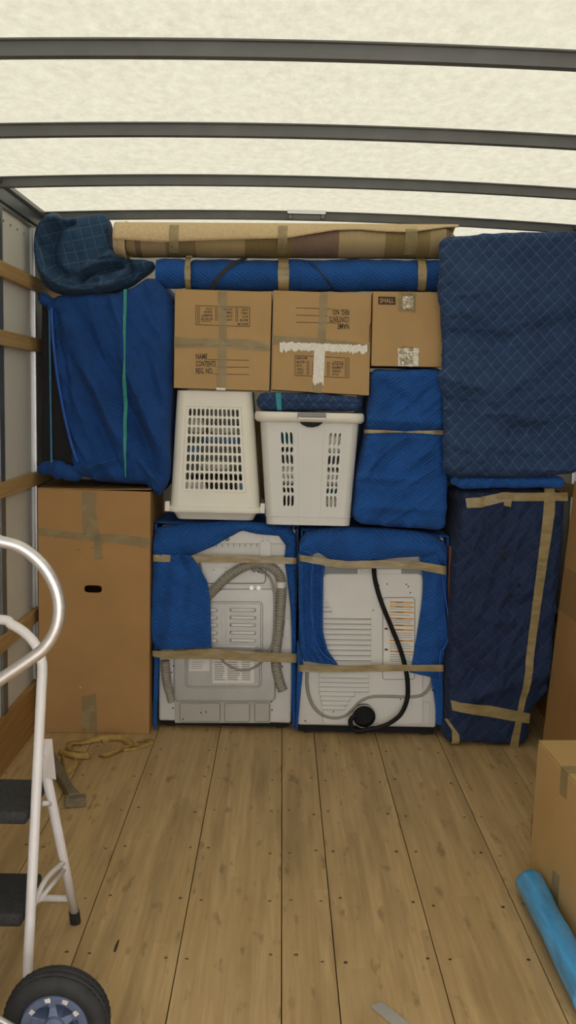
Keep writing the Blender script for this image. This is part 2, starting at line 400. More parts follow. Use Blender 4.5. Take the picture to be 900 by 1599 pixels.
def taut(tree, up, lo, Y, n=40, off=.0025, m_=3, th=.0006, wrap=0., slack=0):
    """A strip of tape or webbing laid over the front of a bundle between two pixel edges."""
    up = [Vector((*p, 0)) for p in up]; lo = [Vector((*p, 0)) for p in lo]
    def along(pts, t):
        k = t*(len(pts)-1); i = min(int(k), len(pts)-2); return pts[i].lerp(pts[i+1], k-i)
    rows = []; ys = []
    for i in range(n+1):
        t = i/n; a, b_ = along(up, t), along(lo, t); row = []; best = 9
        for k in range(m_+1):
            q = a.lerp(b_, k/m_); p = P(q.x, q.y, Y); row.append(p)
            if tree:
                h = tree.ray_cast(Vector((p.x, Y-1, p.z)), Vector((0, 1, 0)))
                if h[0] and h[0].y < Y+.10: best = min(best, h[0].y)
        rows.append(row); ys.append(best if best < 9 else None)
    for i in range(n+1):
        if ys[i] is None:
            c = [y for y in ys if y is not None]; ys[i] = min((abs(i-j), y) for j, y in enumerate(ys) if y is not None)[1] if c else Y
    sm = [min(ys[max(0, i-2):i+3]) for i in range(n+1)]
    for i in range(n+1):
        for p in rows[i]: p.y = sm[i]-off+slack*(random.random()-.5)
    if wrap:
        rows = [[p+Vector((-.004, wrap, 0)) for p in rows[0]]]+rows+[[p+Vector((.004, wrap, 0)) for p in rows[-1]]]
    mb = MB(); k = m_+1
    mb.add([p for r_ in rows for p in r_], [(i*k+j, i*k+j+1, (i+1)*k+j+1, (i+1)*k+j) for i in range(len(rows)-1) for j in range(m_)])
    return mb
def ruled(a, b_, Yf, nu=30, nv=12, seed=0, amp=.008, sc=12):
    """A cloth sheet spanned between two pixel polylines, Yf(u, v) its depth."""
    def along(pts, t):
        k = t*(len(pts)-1); i = min(int(k), len(pts)-2); return lerp(Vector(pts[i]), Vector(pts[i+1]), k-i)
    def fn(u, v):
        q = lerp(along(a, u), along(b_, u), v); Y = Yf(u, v); p = P(q.x, q.y, Y)
        s_ = p*sc+Vector((seed, seed*2, 0))
        p.y -= amp*abs(noise.noise(s_))+amp*.5*noise.noise(s_*2.5); return p
    return MB().grid(fn, nu, nv)

# ------------------------------------------------------------------ the truck body
XL, XR, YB, YE, ZT = -1.115, 1.335, -.30, 5.45, 2.293
PLK = [XL, -.808, -.534, -.252, .032, .179, .462, .746, 1.014, XR]
fl = struct(MB().box(XL, XR, YB, YE, -.09, -.032).build('floor', 'black'))
PLY = random.Random(3)
for a, b_ in zip(PLK, PLK[1:]):
    MB().box(a+.0014, b_-.0014, YB, YE, -.0315, PLY.uniform(-.0008, 0)).build('plank', 'floor', fl, bevel=.0012)
sc_ = MB()
for k in range(-6, 8):
    Y = 2.469+.3125*k
    if Y < 1.5 or Y > 4.9: continue
    for a, b_ in zip(PLK, PLK[1:]):
        for x in ((a+.033, b_-.033) if b_-a > .1 else ()):
            for _ in (0,):
                xx, yy, rr = x+random.uniform(-.008, .008), Y+random.uniform(-.02, .02), random.uniform(.0042, .0062)
                sc_.add([(xx+rr*math.cos(t*math.pi/4), yy+rr*math.sin(t*math.pi/4), .0006) for t in range(8)]+[(xx, yy, -.001)], [(t, (t+1) % 8, 8) for t in range(8)])
o = sc_.build('screw_head', 'ink', fl); o['kind'] = 'stuff'
gz = [G(x, y, .0004) for x, y in ((177, 1486), (180, 1476), (184, 1468), (187, 1467), (185, 1474), (183, 1481), (180, 1487))]
MB().add(gz, [tuple(range(len(gz)))]).build('gouge', 'ink', fl)
wl = struct(MB().box(XL-.03, XL, YB, YE, 0, ZT+.03).build('wall_left', 'wall'))
wr = struct(MB().box(XR, XR+.03, YB, YE, 0, ZT+.03).build('wall_right', 'wall'))
struct(MB().box(XL-.03, XR+.03, YE, YE+.03, 0, ZT+.1).build('wall_back', 'wall'))
def arch(x): t = (x-(XL+XR)/2)/((XR-XL)/2); return ZT+.03+.032*(1-t*t)
rf = MB().grid(lambda u, v: (lerp(XL-.03, XR+.03, u), lerp(YB, YE+.03, v), arch(lerp(XL, XR, u))), 24, 30)
struct(rf.build('ceiling', 'roof', smooth=True))
gy = G
for k in range(-4, 6):                           # roof bows, hat channels
    Y = 2.373+.689*k
    if Y > YE-.05 or Y < YB+.1: continue
    mb = MB(); pr = [(-.030, 0), (-.030, -.004), (-.017, -.004), (-.013, -.035), (.013, -.035), (.017, -.004), (.030, -.004), (.030, 0)]
    n = 24; vs = []
    for i in range(n+1):
        x = lerp(XL+.002, XR-.002, i/n)
        for dy, dz in pr: vs.append((x, Y+dy, arch(x)-.0012+dz))
    k8 = len(pr); fs = [(i*k8+j, i*k8+(j+1) % k8, (i+1)*k8+(j+1) % k8, (i+1)*k8+j) for i in range(n) for j in range(k8)]
    fs += [tuple(range(k8)), tuple(reversed(range(n*k8, (n+1)*k8)))]
    o = mb.add(vs, fs).build('trim_%d' % (k+5), 'bow', auto=40); struct(o)
for nm, x, s in (('trim_11', XL, 1), ('trim_12', XR, -1)):   # top side rails
    prf = [(0, -.055), (.012, -.055), (.012, -.040), (.022, -.040), (.028, .005), (.045, .010), (.045, .026), (0, .026)]
    mb = MB(); vs = [(x+s*(a+.0005), Y, ZT+b_) for Y in (YB, YE-.002) for a, b_ in prf]; k8 = len(prf)
    mb.add(vs, [(j, (j+1) % k8, k8+(j+1) % k8, k8+j) for j in range(k8)]+[tuple(range(k8)), tuple(reversed(range(k8, 2*k8)))])
    struct(mb.build(nm, 'rail', auto=30))
SLZ = []
for py_, q in ((417, 0), (526, 0), (768, 0), (1014, 0)):
    d = ray(0, py_); t = (XL+.03)/d.x; SLZ.append(ZC+d.z*t)
for wp, x0, x1 in ((wl, XL, XL+.028), (wr, XR-.02, XR)):
    for z in SLZ: MB().box(x0, x1, YB, YE-.05, z-.030, z+.030).build('wooden_slat', 'slat', wp, bevel=.003)
    MB().box(x0, x1, YB, YE-.05, .001, .215).build('kick_board', 'board', wp, bevel=.002)
    for Y in (4.33, 3.82, 3.2, 2.6, 2.0, 1.4, .8, .2, -.4):
        xa, xb = (x0, x0+.012) if wp is wl else (x1-.012, x1)
        MB().box(xa, xb, Y-.035, Y+.03, .216, ZT-.056).build('wall_post', 'silver' if Y > 4.2 else 'rail', wp, bevel=.002)
        if Y > 4.2:
            sg = .006 if wp is wl else -.006
            MB().box(xa+sg, xb+sg, Y-.012, Y+.012, .216, ZT-.056).build('post_rib', 'alu', wp)
    riv = MB()
    for k in range(40):
        Y = 1.0+k*.1
        for z in (ZT-.10,):
            riv.lathe([(0, .003), (.004, .002), (.006, 0)], (0, 0, 0), 'z', 8) if 0 else riv.box((x0 if wp is wl else x1-.003), (x0+.003 if wp is wl else x1), Y-.004, Y+.004, z-.004, z+.004)
    o = riv.build('rivet', 'rail', wp); o['kind'] = 'stuff'
# lamp fixture under the far bow
YL = 4.40
t = thing('roof_lamp', P(479, 340, YL), 'small silver and dark lamp fixture fixed to the far roof bow', 'lamp')
MB().rbox(P(479, 331.5, YL+.005), (.172, .022, .018), .003).build('lamp_housing', 'silver', t)
MB().rbox(P(479, 340, YL+.008), (.13, .022, .026), .006).build('lens', 'bow', t)
for px in (454, 504): MB().rbox(P(px, 339, YL+.006), (.014, .020, .018), .003).build('end_clip', 'rail', t)
# driveway outside
struct(MB().box(-12, 12, -16, 14, -1.0, -.95).build('ground', 'ground'))

# ------------------------------------------------------------------ cartons
def carton(name, quad, Y, depth, label, mat='card', group=None, flaps=True):
    q = pxs(quad, Y)                              # bl, br, tr, tl
    c = sum(q, Vector())/4; zb = min(p.z for p in q)
    t = thing(name, (c.x, Y+depth/2, zb), label, 'carton', group)
    MB().hexa([p+Vector((0, .003, 0)) for p in q] if flaps else q, depth).build('body', mat, t, bevel=.004)
    if flaps:
        bl, br, tr, tl = q
        ml, mr = bl.lerp(tl, flaps), br.lerp(tr, flaps); g = Vector((0, 0, .0012)); e_ = .002
        MB().hexa([bl+Vector((e_, 0, e_)), br+Vector((-e_, 0, e_)), mr-g+Vector((-e_, 0, 0)), ml-g+Vector((e_, 0, 0))], .0035).build('flap', mat, t, bevel=.001)
        MB().hexa([ml+g+Vector((e_, 0, 0)), mr+g+Vector((-e_, 0, 0)), tr+Vector((-e_, 0, -e_)), tl+Vector((e_, 0, -e_))], .0035).build('flap', mat, t, bevel=.001)
    return t
def tape(t, pts_up, pts_lo, Y, mat='tape_clear', name='tape_strip', slack=.0006, n=24):
    return taut(None, pts_up, pts_lo, Y, n=n, off=0, slack=slack).build(name, mat, t, smooth=True)
def name_print(t, x0, y0, s, Y, flip):
    mb = MB(); ink = Y-.0007
    rows = (('NAME', 18), ('CONTENTS', 31), ('REG. NO.', 27))
    for i, (w, wid) in enumerate(rows):
        dy = i*11.2
        if not flip:
            put_text(mb, w, x0, y0+dy, x0+wid, y0+dy+9, ink, skew=.016)
            xs = x0+wid+(1 if i != 1 else 2); strip(mb, [(xs, y0+dy+9.2+(xs-x0)*.016), (x0+83, y0+dy+9.2+83*.016)], .9, ink)
        else:
            put_text(mb, w, x0-wid, y0-dy-9, x0, y0-dy, ink, True, .025)
            xs = x0-wid-(1 if i != 1 else 2); strip(mb, [(xs, y0-dy-9.4), (x0-83, y0-dy-9.4-83*.018)], .9, ink)
    mb.build('name_print', 'ink', t)
def room_list(t, x0, y0, x1, y1, Y, flip, skew):
    """Printed frame of room names with tick boxes."""
    mb = MB(); ink = Y-.0007
    def T_(u, v):
        if flip: u, v = 1-u, 1-v
        return lerp(x0, x1, u), lerp(y0, y1, v)+(lerp(x0, x1, u)-x0)*skew
    def ln(pts, w=.8): strip(mb, [T_(*p) for p in pts], w, ink)
    ln([(0, 0), (1, 0), (1, 1), (0, 1), (0, 0)], .9)
    def word(w, u0, u1, v0, v1):
        a, b_ = T_(u0, v0), T_(u1, v1)
        put_text(mb, w, min(a[0], b_[0]), min(a[1], b_[1]), max(a[0], b_[0]), max(a[1], b_[1]), ink, flip, 0)
    def tick(u, v): ln([(u-.02, v-.055), (u+.02, v-.055), (u+.02, v+.055), (u-.02, v+.055), (u-.02, v-.055)], .7)
    word('BEDROOMS', .03, .23, .06, .17)
    for i, (a, b_, c) in enumerate((('MASTER', 'LIVING', 'BATHROOM'), ('BOYS', 'DINING', 'BASEMENT'), ('GIRLS', 'FAMILY', 'GARAGE'), ('GUEST', 'KITCHEN', 'ATTIC'))):
        v = .32+i*.18; h = .055
        word(a, .03, .03+.026*len(a), v-h, v+h); tick(.24, v)
        word(b_, .32, .32+.026*len(b_), v-h, v+h); tick(.62, v)
        word(c, .69, .69+.026*len(c), v-h, v+h); tick(.95, v)
    ln([(.71, .20), (.90, .20)]); tick(.95, .14)
    mb.build('room_list_print', 'ink', t)

YC = 4.22                                        # upright face of the middle cartons
t = carton('carton', [(271, 606), (421, 611), (425, 455.5), (273, 451)], YC, .42, 'kraft carton whose NAME and CONTENTS print reads upright, on the slotted laundry basket', group='stacked moving cartons', flaps=.44)
room_list(t, 306, 477, 390, 507, YC, True, .035); name_print(t, 306, 552, 1, YC, False)
tape(t, [(340, 455), (342, 520), (340, 540), (338, 608)], [(355, 455.5), (354, 520), (354, 540), (353, 609)], YC-.0014, name='cross_tape')
tape(t, [(272, 526), (330, 529), (380, 529), (421, 536)], [(272, 544), (330, 542), (380, 546), (421, 549)], YC-.0022)
tape(t, [(272, 536), (345, 537), (421, 543)], [(272, 540), (345, 539), (421, 545)], YC-.003, slack=.002)
tape(t, [(338, 605), (352, 606)], [(338, 609), (352, 609.5)], YC-.003, 'tape_white', 'torn_tape', n=4)
t = carton('carton', [(424, 609), (577, 618), (581, 459), (427, 453)], YC, .42, 'kraft carton with a white T of torn tape and NAME print upside down', group='stacked moving cartons', flaps=.46)
name_print(t, 545.5, 514, 1, YC, True); room_list(t, 461, 555, 545, 586, YC, False, .05)
tape(t, [(500, 456), (498, 500), (496, 535)], [(512, 456.5), (511, 500), (508, 535)], YC-.0014, name='cross_tape')
tape(t, [(425, 524), (500, 528), (579, 537)], [(425, 536), (500, 540), (579, 551)], YC-.0022)
mb = MB(); rr = random.Random(5)
vs = []; n = 60
for i in range(n+1):
    px = lerp(437, 574, i/n); fr = rr.uniform(-1.5, 1.5) if 12 < i < 44 else rr.uniform(-3.5, 3)
    vs += [P(px, 534+.04*(px-437)+fr*.5, YC-.0032), P(px, 546+.045*(px-437)+fr+(3 if i < 12 else 0)*rr.random(), YC-.0032)]
mb.add(vs, [(2*i, 2*i+1, 2*i+3, 2*i+2) for i in range(n)])
mb.build('torn_white_tape', 'tape_white', t)
mb = MB(); vs = []; n = 14
for i in range(n+1):
    px = lerp(491, 508, i/n); vs += [P(px-(0), 545, YC-.0036), P(px-2.5, 599+rr.uniform(-4, 3), YC-.0036)]
mb.add(vs, [(2*i, 2*i+1, 2*i+3, 2*i+2) for i in range(n)]); mb.build('torn_white_tape', 'tape_white', t)
tape(t, [(489, 598), (488, 613)], [(503, 599), (502, 614)], YC-.0014, name='cross_tape', n=4)
mb = MB(); strip(mb, [(579.5, 505), (577.5, 511), (577, 535)], 1.2, YC-.001); mb.build('edge_mark', 'ink', t)
YS = 4.20
t = carton('carton', [(580.5, 571.5), (692, 573.5), (693.5, 456.5), (583, 455)], YS, .33, 'smaller kraft carton printed SMALL in a dark box', group='stacked moving cartons', flaps=False)
MB().prism(pxs([(591, 463), (618, 463.5), (618, 476), (591, 475.5)], YS-.0006), .0006).build('size_print', 'ink', t)
mb = MB(); put_text(mb, 'SMALL', 593.5, 465.8, 615.5, 473.2, YS-.0012); mb.build('size_letters', 'card', t)
mb = MB()
def crum(x0, y0, x1, y1, seed):
    def fn(u, v):
        px = lerp(x0, x1, u); py = lerp(y0, y1, v); e_ = 3*noise.noise(Vector((u*4+seed, v*4, 0)))
        p = P(px+e_*(1-abs(2*u-1)*.4), py+e_, YS-.003); p.y -= .008*abs(noise.noise(Vector((u*7+seed, v*7, 3)))); return p
    return MB().grid(fn, 14, 14)
crum(622, 456, 650, 486, 2).build('crumpled_tape', 'tape_clear', t); crum(629, 462, 646, 482, 5).build('crumpled_tape', 'tape_white', t)
crum(622, 544, 654, 572, 9).build('torn_label', 'tape_white', t); crum(624, 541, 646, 570, 14).build('torn_label', 'tape_clear', t)
# tall wardrobe carton, with a real hand hole in its front
YW = 4.20
quad = [(61.5, 1141), (233, 1146), (235, 768), (59, 763)]
q = pxs(quad, YW); bl, br, tr, tl = q
t = thing('wardrobe_carton', ((bl.x+br.x)/2, YW+.24, 0), 'tall brown wardrobe carton with an oval hand hole, standing by the left wall', 'carton')
for p in (bl, br): p.z = .001
DW = .46
def face(u, v, d=0.): p = lerp(lerp(bl, br, u), lerp(tl, tr, u), v); p.y += d; return p
mb = MB(); us = [0, .38, .60, 1]; vs_ = [0, .575, .625, 1]
for i in range(3):
    for j in range(3):
        if (i, j) == (1, 1): continue
        mb.add([face(us[i], vs_[j]), face(us[i+1], vs_[j]), face(us[i+1], vs_[j+1]), face(us[i], vs_[j+1])], [(0, 1, 2, 3)])
def stadium(n, hw, hh, shear=0):                 # loop points around (0,0), and their partners on the cell edge
    inn, out = [], []
    for k in range(n):
        a = 2*math.pi*(k+.5)/n; c_, s_ = math.cos(a), math.sin(a); r_ = min(hw, hh)
        x = (hw-r_)*(1 if c_ > 0 else -1)+r_*c_; y = (hh-r_)*(1 if s_ > 0 else -1)+r_*s_
        inn.append((x, y+shear*x)); m_ = max(abs(c_), abs(s_)); out.append((c_/m_, s_/m_))
    return inn, out
def hole_cell(mb, fn, u0, u1, v0, v1, hu, hv, thick, n=12, shear=0):
    """A rectangular cell of surface fn(u, v, depth) with a rounded slot cut through it."""
    cu, cv = (u0+u1)/2, (v0+v1)/2; au, av = (u1-u0)/2, (v1-v0)/2
    inn, _ = stadium(n, hu*2, hv*2, 0) if False else (None, None)
    a_in, a_out = [], []
    for k in range(n):
        a = 2*math.pi*(k+.5)/n; c_, s_ = math.cos(a), math.sin(a)
        e_ = .42
        x = math.copysign(abs(c_)**e_, c_)*hu*au; y = math.copysign(abs(s_)**.75, s_)*hv*av
        a_in.append((cu+x, cv+y+shear*(x/au)*av))
        m_ = max(abs(c_), abs(s_)); a_out.append([cu+c_/m_*au, cv+s_/m_*av])
    for q_ in range(4):                          # make the cell corners exact
        cu_, cv_ = (u0, u1)[q_ in (0, 3)], (v0, v1)[q_ < 2]
        k = min(range(n), key=lambda i: (a_out[i][0]-cu_)**2/au**2+(a_out[i][1]-cv_)**2/av**2); a_out[k] = [cu_, cv_]
    vs = [fn(*p, 0) for p in a_out]+[fn(*p, 0) for p in a_in]+[fn(*p, thick) for p in a_in]
    fs = []
    for k in range(n):
        l = (k+1) % n; fs += [(k, l, n+l, n+k), (n+k, n+l, 2*n+l, 2*n+k)]
    mb.add(vs, fs)
hole_cell(mb, face, .38, .60, .575, .625, .72, .62, .006, 16)
back = [p+Vector((0, DW, 0)) for p in q]
mb.add(q+back, [(7, 6, 5, 4), (0, 4, 5, 1), (1, 5, 6, 2), (3, 7, 4, 0)])
mb.build('body', 'card2', t)
mb = MB()
for s in (0, 1):
    a0, a1 = (tl, tl.lerp(tr, .497)) if s == 0 else (tl.lerp(tr, .503), tr)
    z = Vector((0, 0, .002+.004*s)); D_ = Vector((0, DW, 0))
    MB().add([a0+z*.3, a1+z*1.5, a1+D_+z, a0+D_+z, a0+z*.3+Vector((0, 0, .003)), a1+z*1.5+Vector((0, 0, .003)), a1+D_+z+Vector((0, 0, .003)), a0+D_+z+Vector((0, 0, .003))],
             [(0, 1, 5, 4), (1, 2, 6, 5), (2, 3, 7, 6), (3, 0, 4, 7), (4, 5, 6, 7), (3, 2, 1, 0)]).build('top_flap', 'card2', t)
tape(t, [(128, 767), (127, 800), (130, 838)], [(151, 768), (150, 800), (156, 838)], YW-.0016, name='top_tape', slack=.002)
tape(t, [(146, 836), (148, 874)], [(158, 836), (160, 873)], YW-.0022, name='tape_end', slack=.002)
tape(t, [(60, 824), (120, 832), (180, 834), (234, 840)], [(60, 836), (120, 843), (180, 848), (234, 856)], YW-.003, slack=.0025)
tape(t, [(128, 1088), (127, 1142)], [(150, 1082), (152, 1143)], YW-.0016, name='bottom_tape', slack=.002)
for a in (((124, 1072), (127, 1074), (126, 1075)),): MB().prism(pxs(a, YW-.001), .001).build('paper_fleck', 'paper', t)
mb = MB()
for x, y in ((135, 819), (121, 859), (142, 856), (152, 851), (159, 848)):
    mb = MB(); strip(mb, [(x, y), (x+3, y-1)], 1, YW-.0008); mb.build('scuff_mark', 'ink', t)
# carton hidden behind the laundry baskets, brown in the gaps between them
q = pxs([(392, 800), (520, 800), (520, 645), (392, 642)], 4.78)
q[0].z = q[1].z = P(350, 811, 4.275).z+.006
q[1].x = q[2].x = .265
tag(MB().hexa(q, .4).build('carton', 'card2', bevel=.004), 'brown carton in the dark gap behind the laundry basket and hamper', 'carton')
# open-sided carton on the floor at the right
A = G(826, 1362); B_ = G(903, 1485)
top = P(837, 1158, A.y).z
dirv = (B_-A).normalized(); side = Vector((-dirv.y, dirv.x, 0))
if side.x < 0: side = -side
L_, D_ = .50, .40
t = thing('carton', A+dirv*L_/2+side*D_/2, 'plain kraft carton alone on the open floor beside the blue film roll', 'carton')
vs = []
for z in (.001, top):
    gr = .012 if z > .1 else 0
    for p in (A-side*gr*0, A+dirv*L_, A+dirv*L_+side*D_, A+side*D_): vs.append(p+Vector((gr*.6, 0, z)))
MB().add(vs, [(3, 2, 1, 0), (0, 1, 5, 4), (1, 2, 6, 5), (2, 3, 7, 6), (3, 0, 4, 7), (4, 5, 6, 7)]).build('body', 'card3', t, bevel=.004)
Tq = vs[4:]
for s in (0, 1):
    def tp(a, b_): return lerp(lerp(Tq[0], Tq[1], a), lerp(Tq[3], Tq[2], a), b_)
    a0, a1 = ((0, .496), (.504, 1))[s]
    lo = [tp(a0+.0, .004), tp(a1, .004), tp(a1, .996), tp(a0, .996)]
    MB().add([p+Vector((0, 0, .0015)) for p in lo]+[p+Vector((0, 0, .005)) for p in lo], [(3, 2, 1, 0), (0, 1, 5, 4), (1, 2, 6, 5), (2, 3, 7, 6), (3, 0, 4, 7), (4, 5, 6, 7)]).build('top_flap', 'card3', t)
MB().add([tp(.44, 0)+Vector((-.0015, 0, -.08)), tp(.56, 0)+Vector((-.0015, 0, -.075)), tp(.56, 0)+Vector((-.0015, 0, .0062)), tp(.44, 0)+Vector((-.0015, 0, .0062)), tp(.56, 1)+Vector((0, 0, .0062)), tp(.44, 1)+Vector((0, 0, .0062))],
         [(0, 1, 2, 3), (3, 2, 4, 5)]).build('tape_strip', 'tape_clear', t)
def lf(a, z): return A+dirv*L_*a+Vector((.007*z/top-.0012, 0, z))
MB().add([lf(.42, .02), lf(.56, .02), lf(.55, .13), lf(.43, .12)], [(0, 1, 2, 3)]).build('tape_strip', 'tape_clear', t)
MB().add([lf(-.004, .20), lf(-.004, .12), lf(.006, .12), lf(.006, .20)], [(0, 1, 2, 3)]).build('edge_slot', 'ink', t)
# flat carton leaning on the right wall
b0, b1 = 1.185, 1.264
vs = []
for Y in (3.30, 4.105):
    vs += [(b0, Y, .001), (b0+.045, Y, .001), (b1+.045, Y, 1.20), (b1, Y, 1.20)]
t = thing('flat_carton', (1.19, 3.9, 0), 'tall flat brown carton leaning against the right wall beside the navy tower', 'carton')
MB().add(vs, [(3, 2, 1, 0), (4, 5, 6, 7), (0, 1, 5, 4), (1, 2, 6, 5), (2, 3, 7, 6), (3, 0, 4, 7)]).build('body', 'card2', t, bevel=.003)
z0, z1 = .64, .83; x0, x1 = lerp(b0, b1, z0/1.20)-.0012, lerp(b0, b1, z1/1.20)-.0012
MB().add([(x0, 3.32, z0), (x0, 4.09, z0), (x1, 4.09, z1), (x1, 3.32, z1)], [(0, 1, 2, 3)]).build('tape_strip', 'tape_faint', t)

# ------------------------------------------------------------------ washing machine, its back turned outward
YA = 4.275
zb = P(350, 1129, YA).z
a, b_ = P(248, 1000, YA).x, P(458, 1000, YA).x; zt = P(350, 825, YA).z
t = thing('washing_machine', ((a+b_)/2, YA+.31, 0), 'white washing machine showing its metal back panel and grey hoses', 'washing machine')
MB().rbox(((a+b_)/2, YA+.31, (zb+zt)/2), (b_-a, .60, zt-zb), .012).build('body', 'white', t, auto=30)
YA2 = YA+.010; Yp = YA+.009                      # the face of the body
MB().box(a+.01, b_-.01, YA+.03, YA+.58, .012, zb-.001).build('plinth', 'black', t)
for x in (a+.05, b_-.05):
    for y in (.06, .55): MB().lathe([(0, 0), (.022, 0), (.022, .011), (0, .011)], (x, YA+y, .0008), 'z', 14).build('foot', 'rubber', t)
mbp = plate(296, 829, 452, 849, 3, Yp-.012, .012).build('console_back', 'white', t, bevel=.002)
plate(300, 849, 446, 868, 2, Yp-.004, .006).build('console_ledge', 'plastic2', t, bevel=.001)
for x in range(338, 412, 9): MB().box(P(x, 850, Yp).x, P(x, 850, Yp).x+.003, Yp-.006, Yp-.002, P(x, 854, Yp).z, P(x, 848, Yp).z).build('ledge_rib', 'dgrey', t)
disc(355, 842, Yp-.016, .011).build('inlet_valve', 'grey', t, bevel=.002)
plate(406, 845, 423, 871, 2, Yp-.018, .014).build('cord_cover', 'white', t, bevel=.002)
plate(411, 836, 419, 846, 1, Yp-.017, .012).build('cord_cover_tab', 'white', t, bevel=.002)
plate(303, 874, 432, 915, 5, Yp-.004, .006).build('upper_panel', 'white', t, bevel=.002)
loop_ridge(305, 872, 415, 911, 6, Yp-.003, .0035).build('panel_groove', 'dgrey', t)
plate(333, 888, 356, 896, 1, Yp-.0055, .002).build('rating_label', 'paper', t)
for x, y in ((334, 890), (352, 892), (302, 881), (353, 887)): disc(x, y, Yp-.0062, .003).build('screw', 'grey', t)
bp = plate(271, 919, 431, 1096, 8, Yp-.006, .008).build('back_panel', 'steel', t, bevel=.003)
loop_ridge(273, 921, 429, 1094, 7, Yp-.0065, .0028).build('panel_rim', 'steel', bp)
loop_ridge(322, 941, 409, 1016, 5, Yp-.0060, .0055).build('embossed_frame', 'steel', bp)
loop_ridge(291, 1012, 407, 1073, 6, Yp-.0060, .0055).build('embossed_frame', 'steel', bp)
for y in (952, 964, 975.5, 987.5, 999.5):
    for x0, x1 in ((361, 398), (318, 338)):
        c0, c1 = P(x0, y, Yp-.006), P(x1, y+.7, Yp-.006)
        MB().tube([c0, c0.lerp(c1, .06)+Vector((0, -.006, 0)), c0.lerp(c1, .94)+Vector((0, -.006, 0)), c1], .008, 8).build('louvre', 'white', bp, smooth=True)
        for c in (c0, c1): MB().rbox(c+Vector((0, -.001, 0)), (.010, .005, .013), .001, 1).build('louvre_slot', 'black', bp)
plate(346, 954, 353, 998, 3, Yp-.0085, .003).build('vertical_rib', 'steel', bp, bevel=.001)
plate(325, 1009, 399, 1015, 2, Yp-.010, .004).build('lower_rib', 'silver', bp, bevel=.001)
for x in (393, 404): plate(x-3, 915, x+3, 921, 1, Yp-.009, .004).build('hinge_tab', 'silver', bp)
lpp = plate(273, 1096, 423, 1129, 2, Yp-.004, .006).build('lower_plate', 'steel_d', t, bevel=.001)
for x0, x1 in ((281, 344), (351, 390), (398, 421)): loop_ridge(x0, 1098, x1, 1127, 3, Yp-.0042, .0018).build('embossed_frame', 'dgrey', lpp)
for x0, x1 in ((292, 311), (386, 403)): loop_ridge(x0, 1093, x1, 1099, 2, Yp-.0075, .0018).build('clip', 'steel_d', lpp)
for x, y in ((286, 1123), (314, 1113), (322, 1112), (270, 1106), (425, 1109), (271, 1040), (441, 1041), (268, 1050), (424, 1096)): disc(x, y, Yp-.0062, .0032).build('screw', 'black', t)
plate(295.5, 1029, 327, 1048, .6, Yp-.0085, .0016).build('data_label', 'paper', t)
mb = MB()
for k in range(4): strip(mb, [(299, 1034+3.2*k), (299+(17 if k else 20), 1034.3+3.2*k)], .8, Yp-.0092)
mb.build('label_print', 'text', t)
lb = plate(332, 1030, 397, 1067, .6, Yp-.0085, .0016).build('notice_label', 'paper', t)
mb = MB()
for x0, x1 in ((334.5, 352), (355.5, 375), (378, 394.5)):
    for k in range(9): strip(mb, [(x0, 1034+3.4*k), (x1-random.uniform(0, 5), 1034.3+3.4*k)], 1.7, Yp-.0092)
mb.build('label_print', 'text', lb)
plate(436, 968, 451, 994, 3, Yp-.003, .004).build('hang_tag', 'paper', t)
MB().prism(pxs([(441, 969), (446, 970), (440, 990), (436, 989)], Yp-.0036), .0008).build('tag_stripe', 'orange', t)
plate(433, 1062, 451, 1090, 3, Yp-.003, .004).build('hose_recess', 'plastic2', t)
def hose(pts, r, Y, t, name, mat='hose', ring=.0115, amp=.13, smooth_end=0, bulge=.02):
    base_ = smooth_path([P(x, y, Y+(.012 if k_ < 3 and y < 1000 else 0)) for k_, (x, y) in enumerate(pts)], 24); L_ = [0]
    for p_, q_ in zip(base_, base_[1:]): L_.append(L_[-1]+(q_-p_).length)
    n = int(L_[-1]/ring*4); path = []; j = 0
    for i in range(n+1):
        s = L_[-1]*i/n
        while j < len(L_)-2 and L_[j+1] < s: j += 1
        path.append(base_[j].lerp(base_[j+1], (s-L_[j])/max(1e-9, L_[j+1]-L_[j])))
    def rad(i):
        if smooth_end and i > n-smooth_end: return r*.86
        return r*(1+amp*(1 if (i % 4) in (0, 1) else -1))
    return MB().tube(path, rad, 12).build(name, mat, t, smooth=True)
hose([(322, 934), (336, 920), (352, 904), (372, 890), (395, 881), (415, 882), (431, 891), (439, 906), (440, 925), (438, 955), (435, 990), (431, 1020), (432, 1045), (437, 1065), (442, 1078)], .0205, Yp-.034, t, 'drain_hose')
MB().tube([P(439.5, 908, Yp-.034), P(439.2, 917, Yp-.034)], .0245, 14).build('hose_clip', 'white', t)
hose([(258, 1032), (259, 1048), (261, 1066), (265, 1082), (268, 1096)], .0195, Yp-.026, t, 'inlet_hose', smooth_end=18)
MB().tube(smooth_path([P(x, y, Yp-.014-.02*(900 < y < 1030)) for x, y in ((402, 892), (414, 895), (424, 906), (429, 930), (429, 965), (427, 1000), (421, 1019), (407, 1036), (390, 1045), (373, 1046), (354, 1037), (340, 1022), (331, 1010))]), .0052, 8).build('power_cord', 'hose', t, smooth=True)
MB().tube(smooth_path([P(x, y, Yp-.014) for x, y in ((394, 891), (398, 887), (405, 890), (412, 894))]), lambda i: .0145-.0004*i, 10).build('plug', 'grey', t, smooth=True)
MB().tube(smooth_path([P(x, y, Yp-.010) for x, y in ((300, 868), (310, 876), (314, 890), (311, 902))]), .0055, 8).build('cable', 'grey', t, smooth=True)

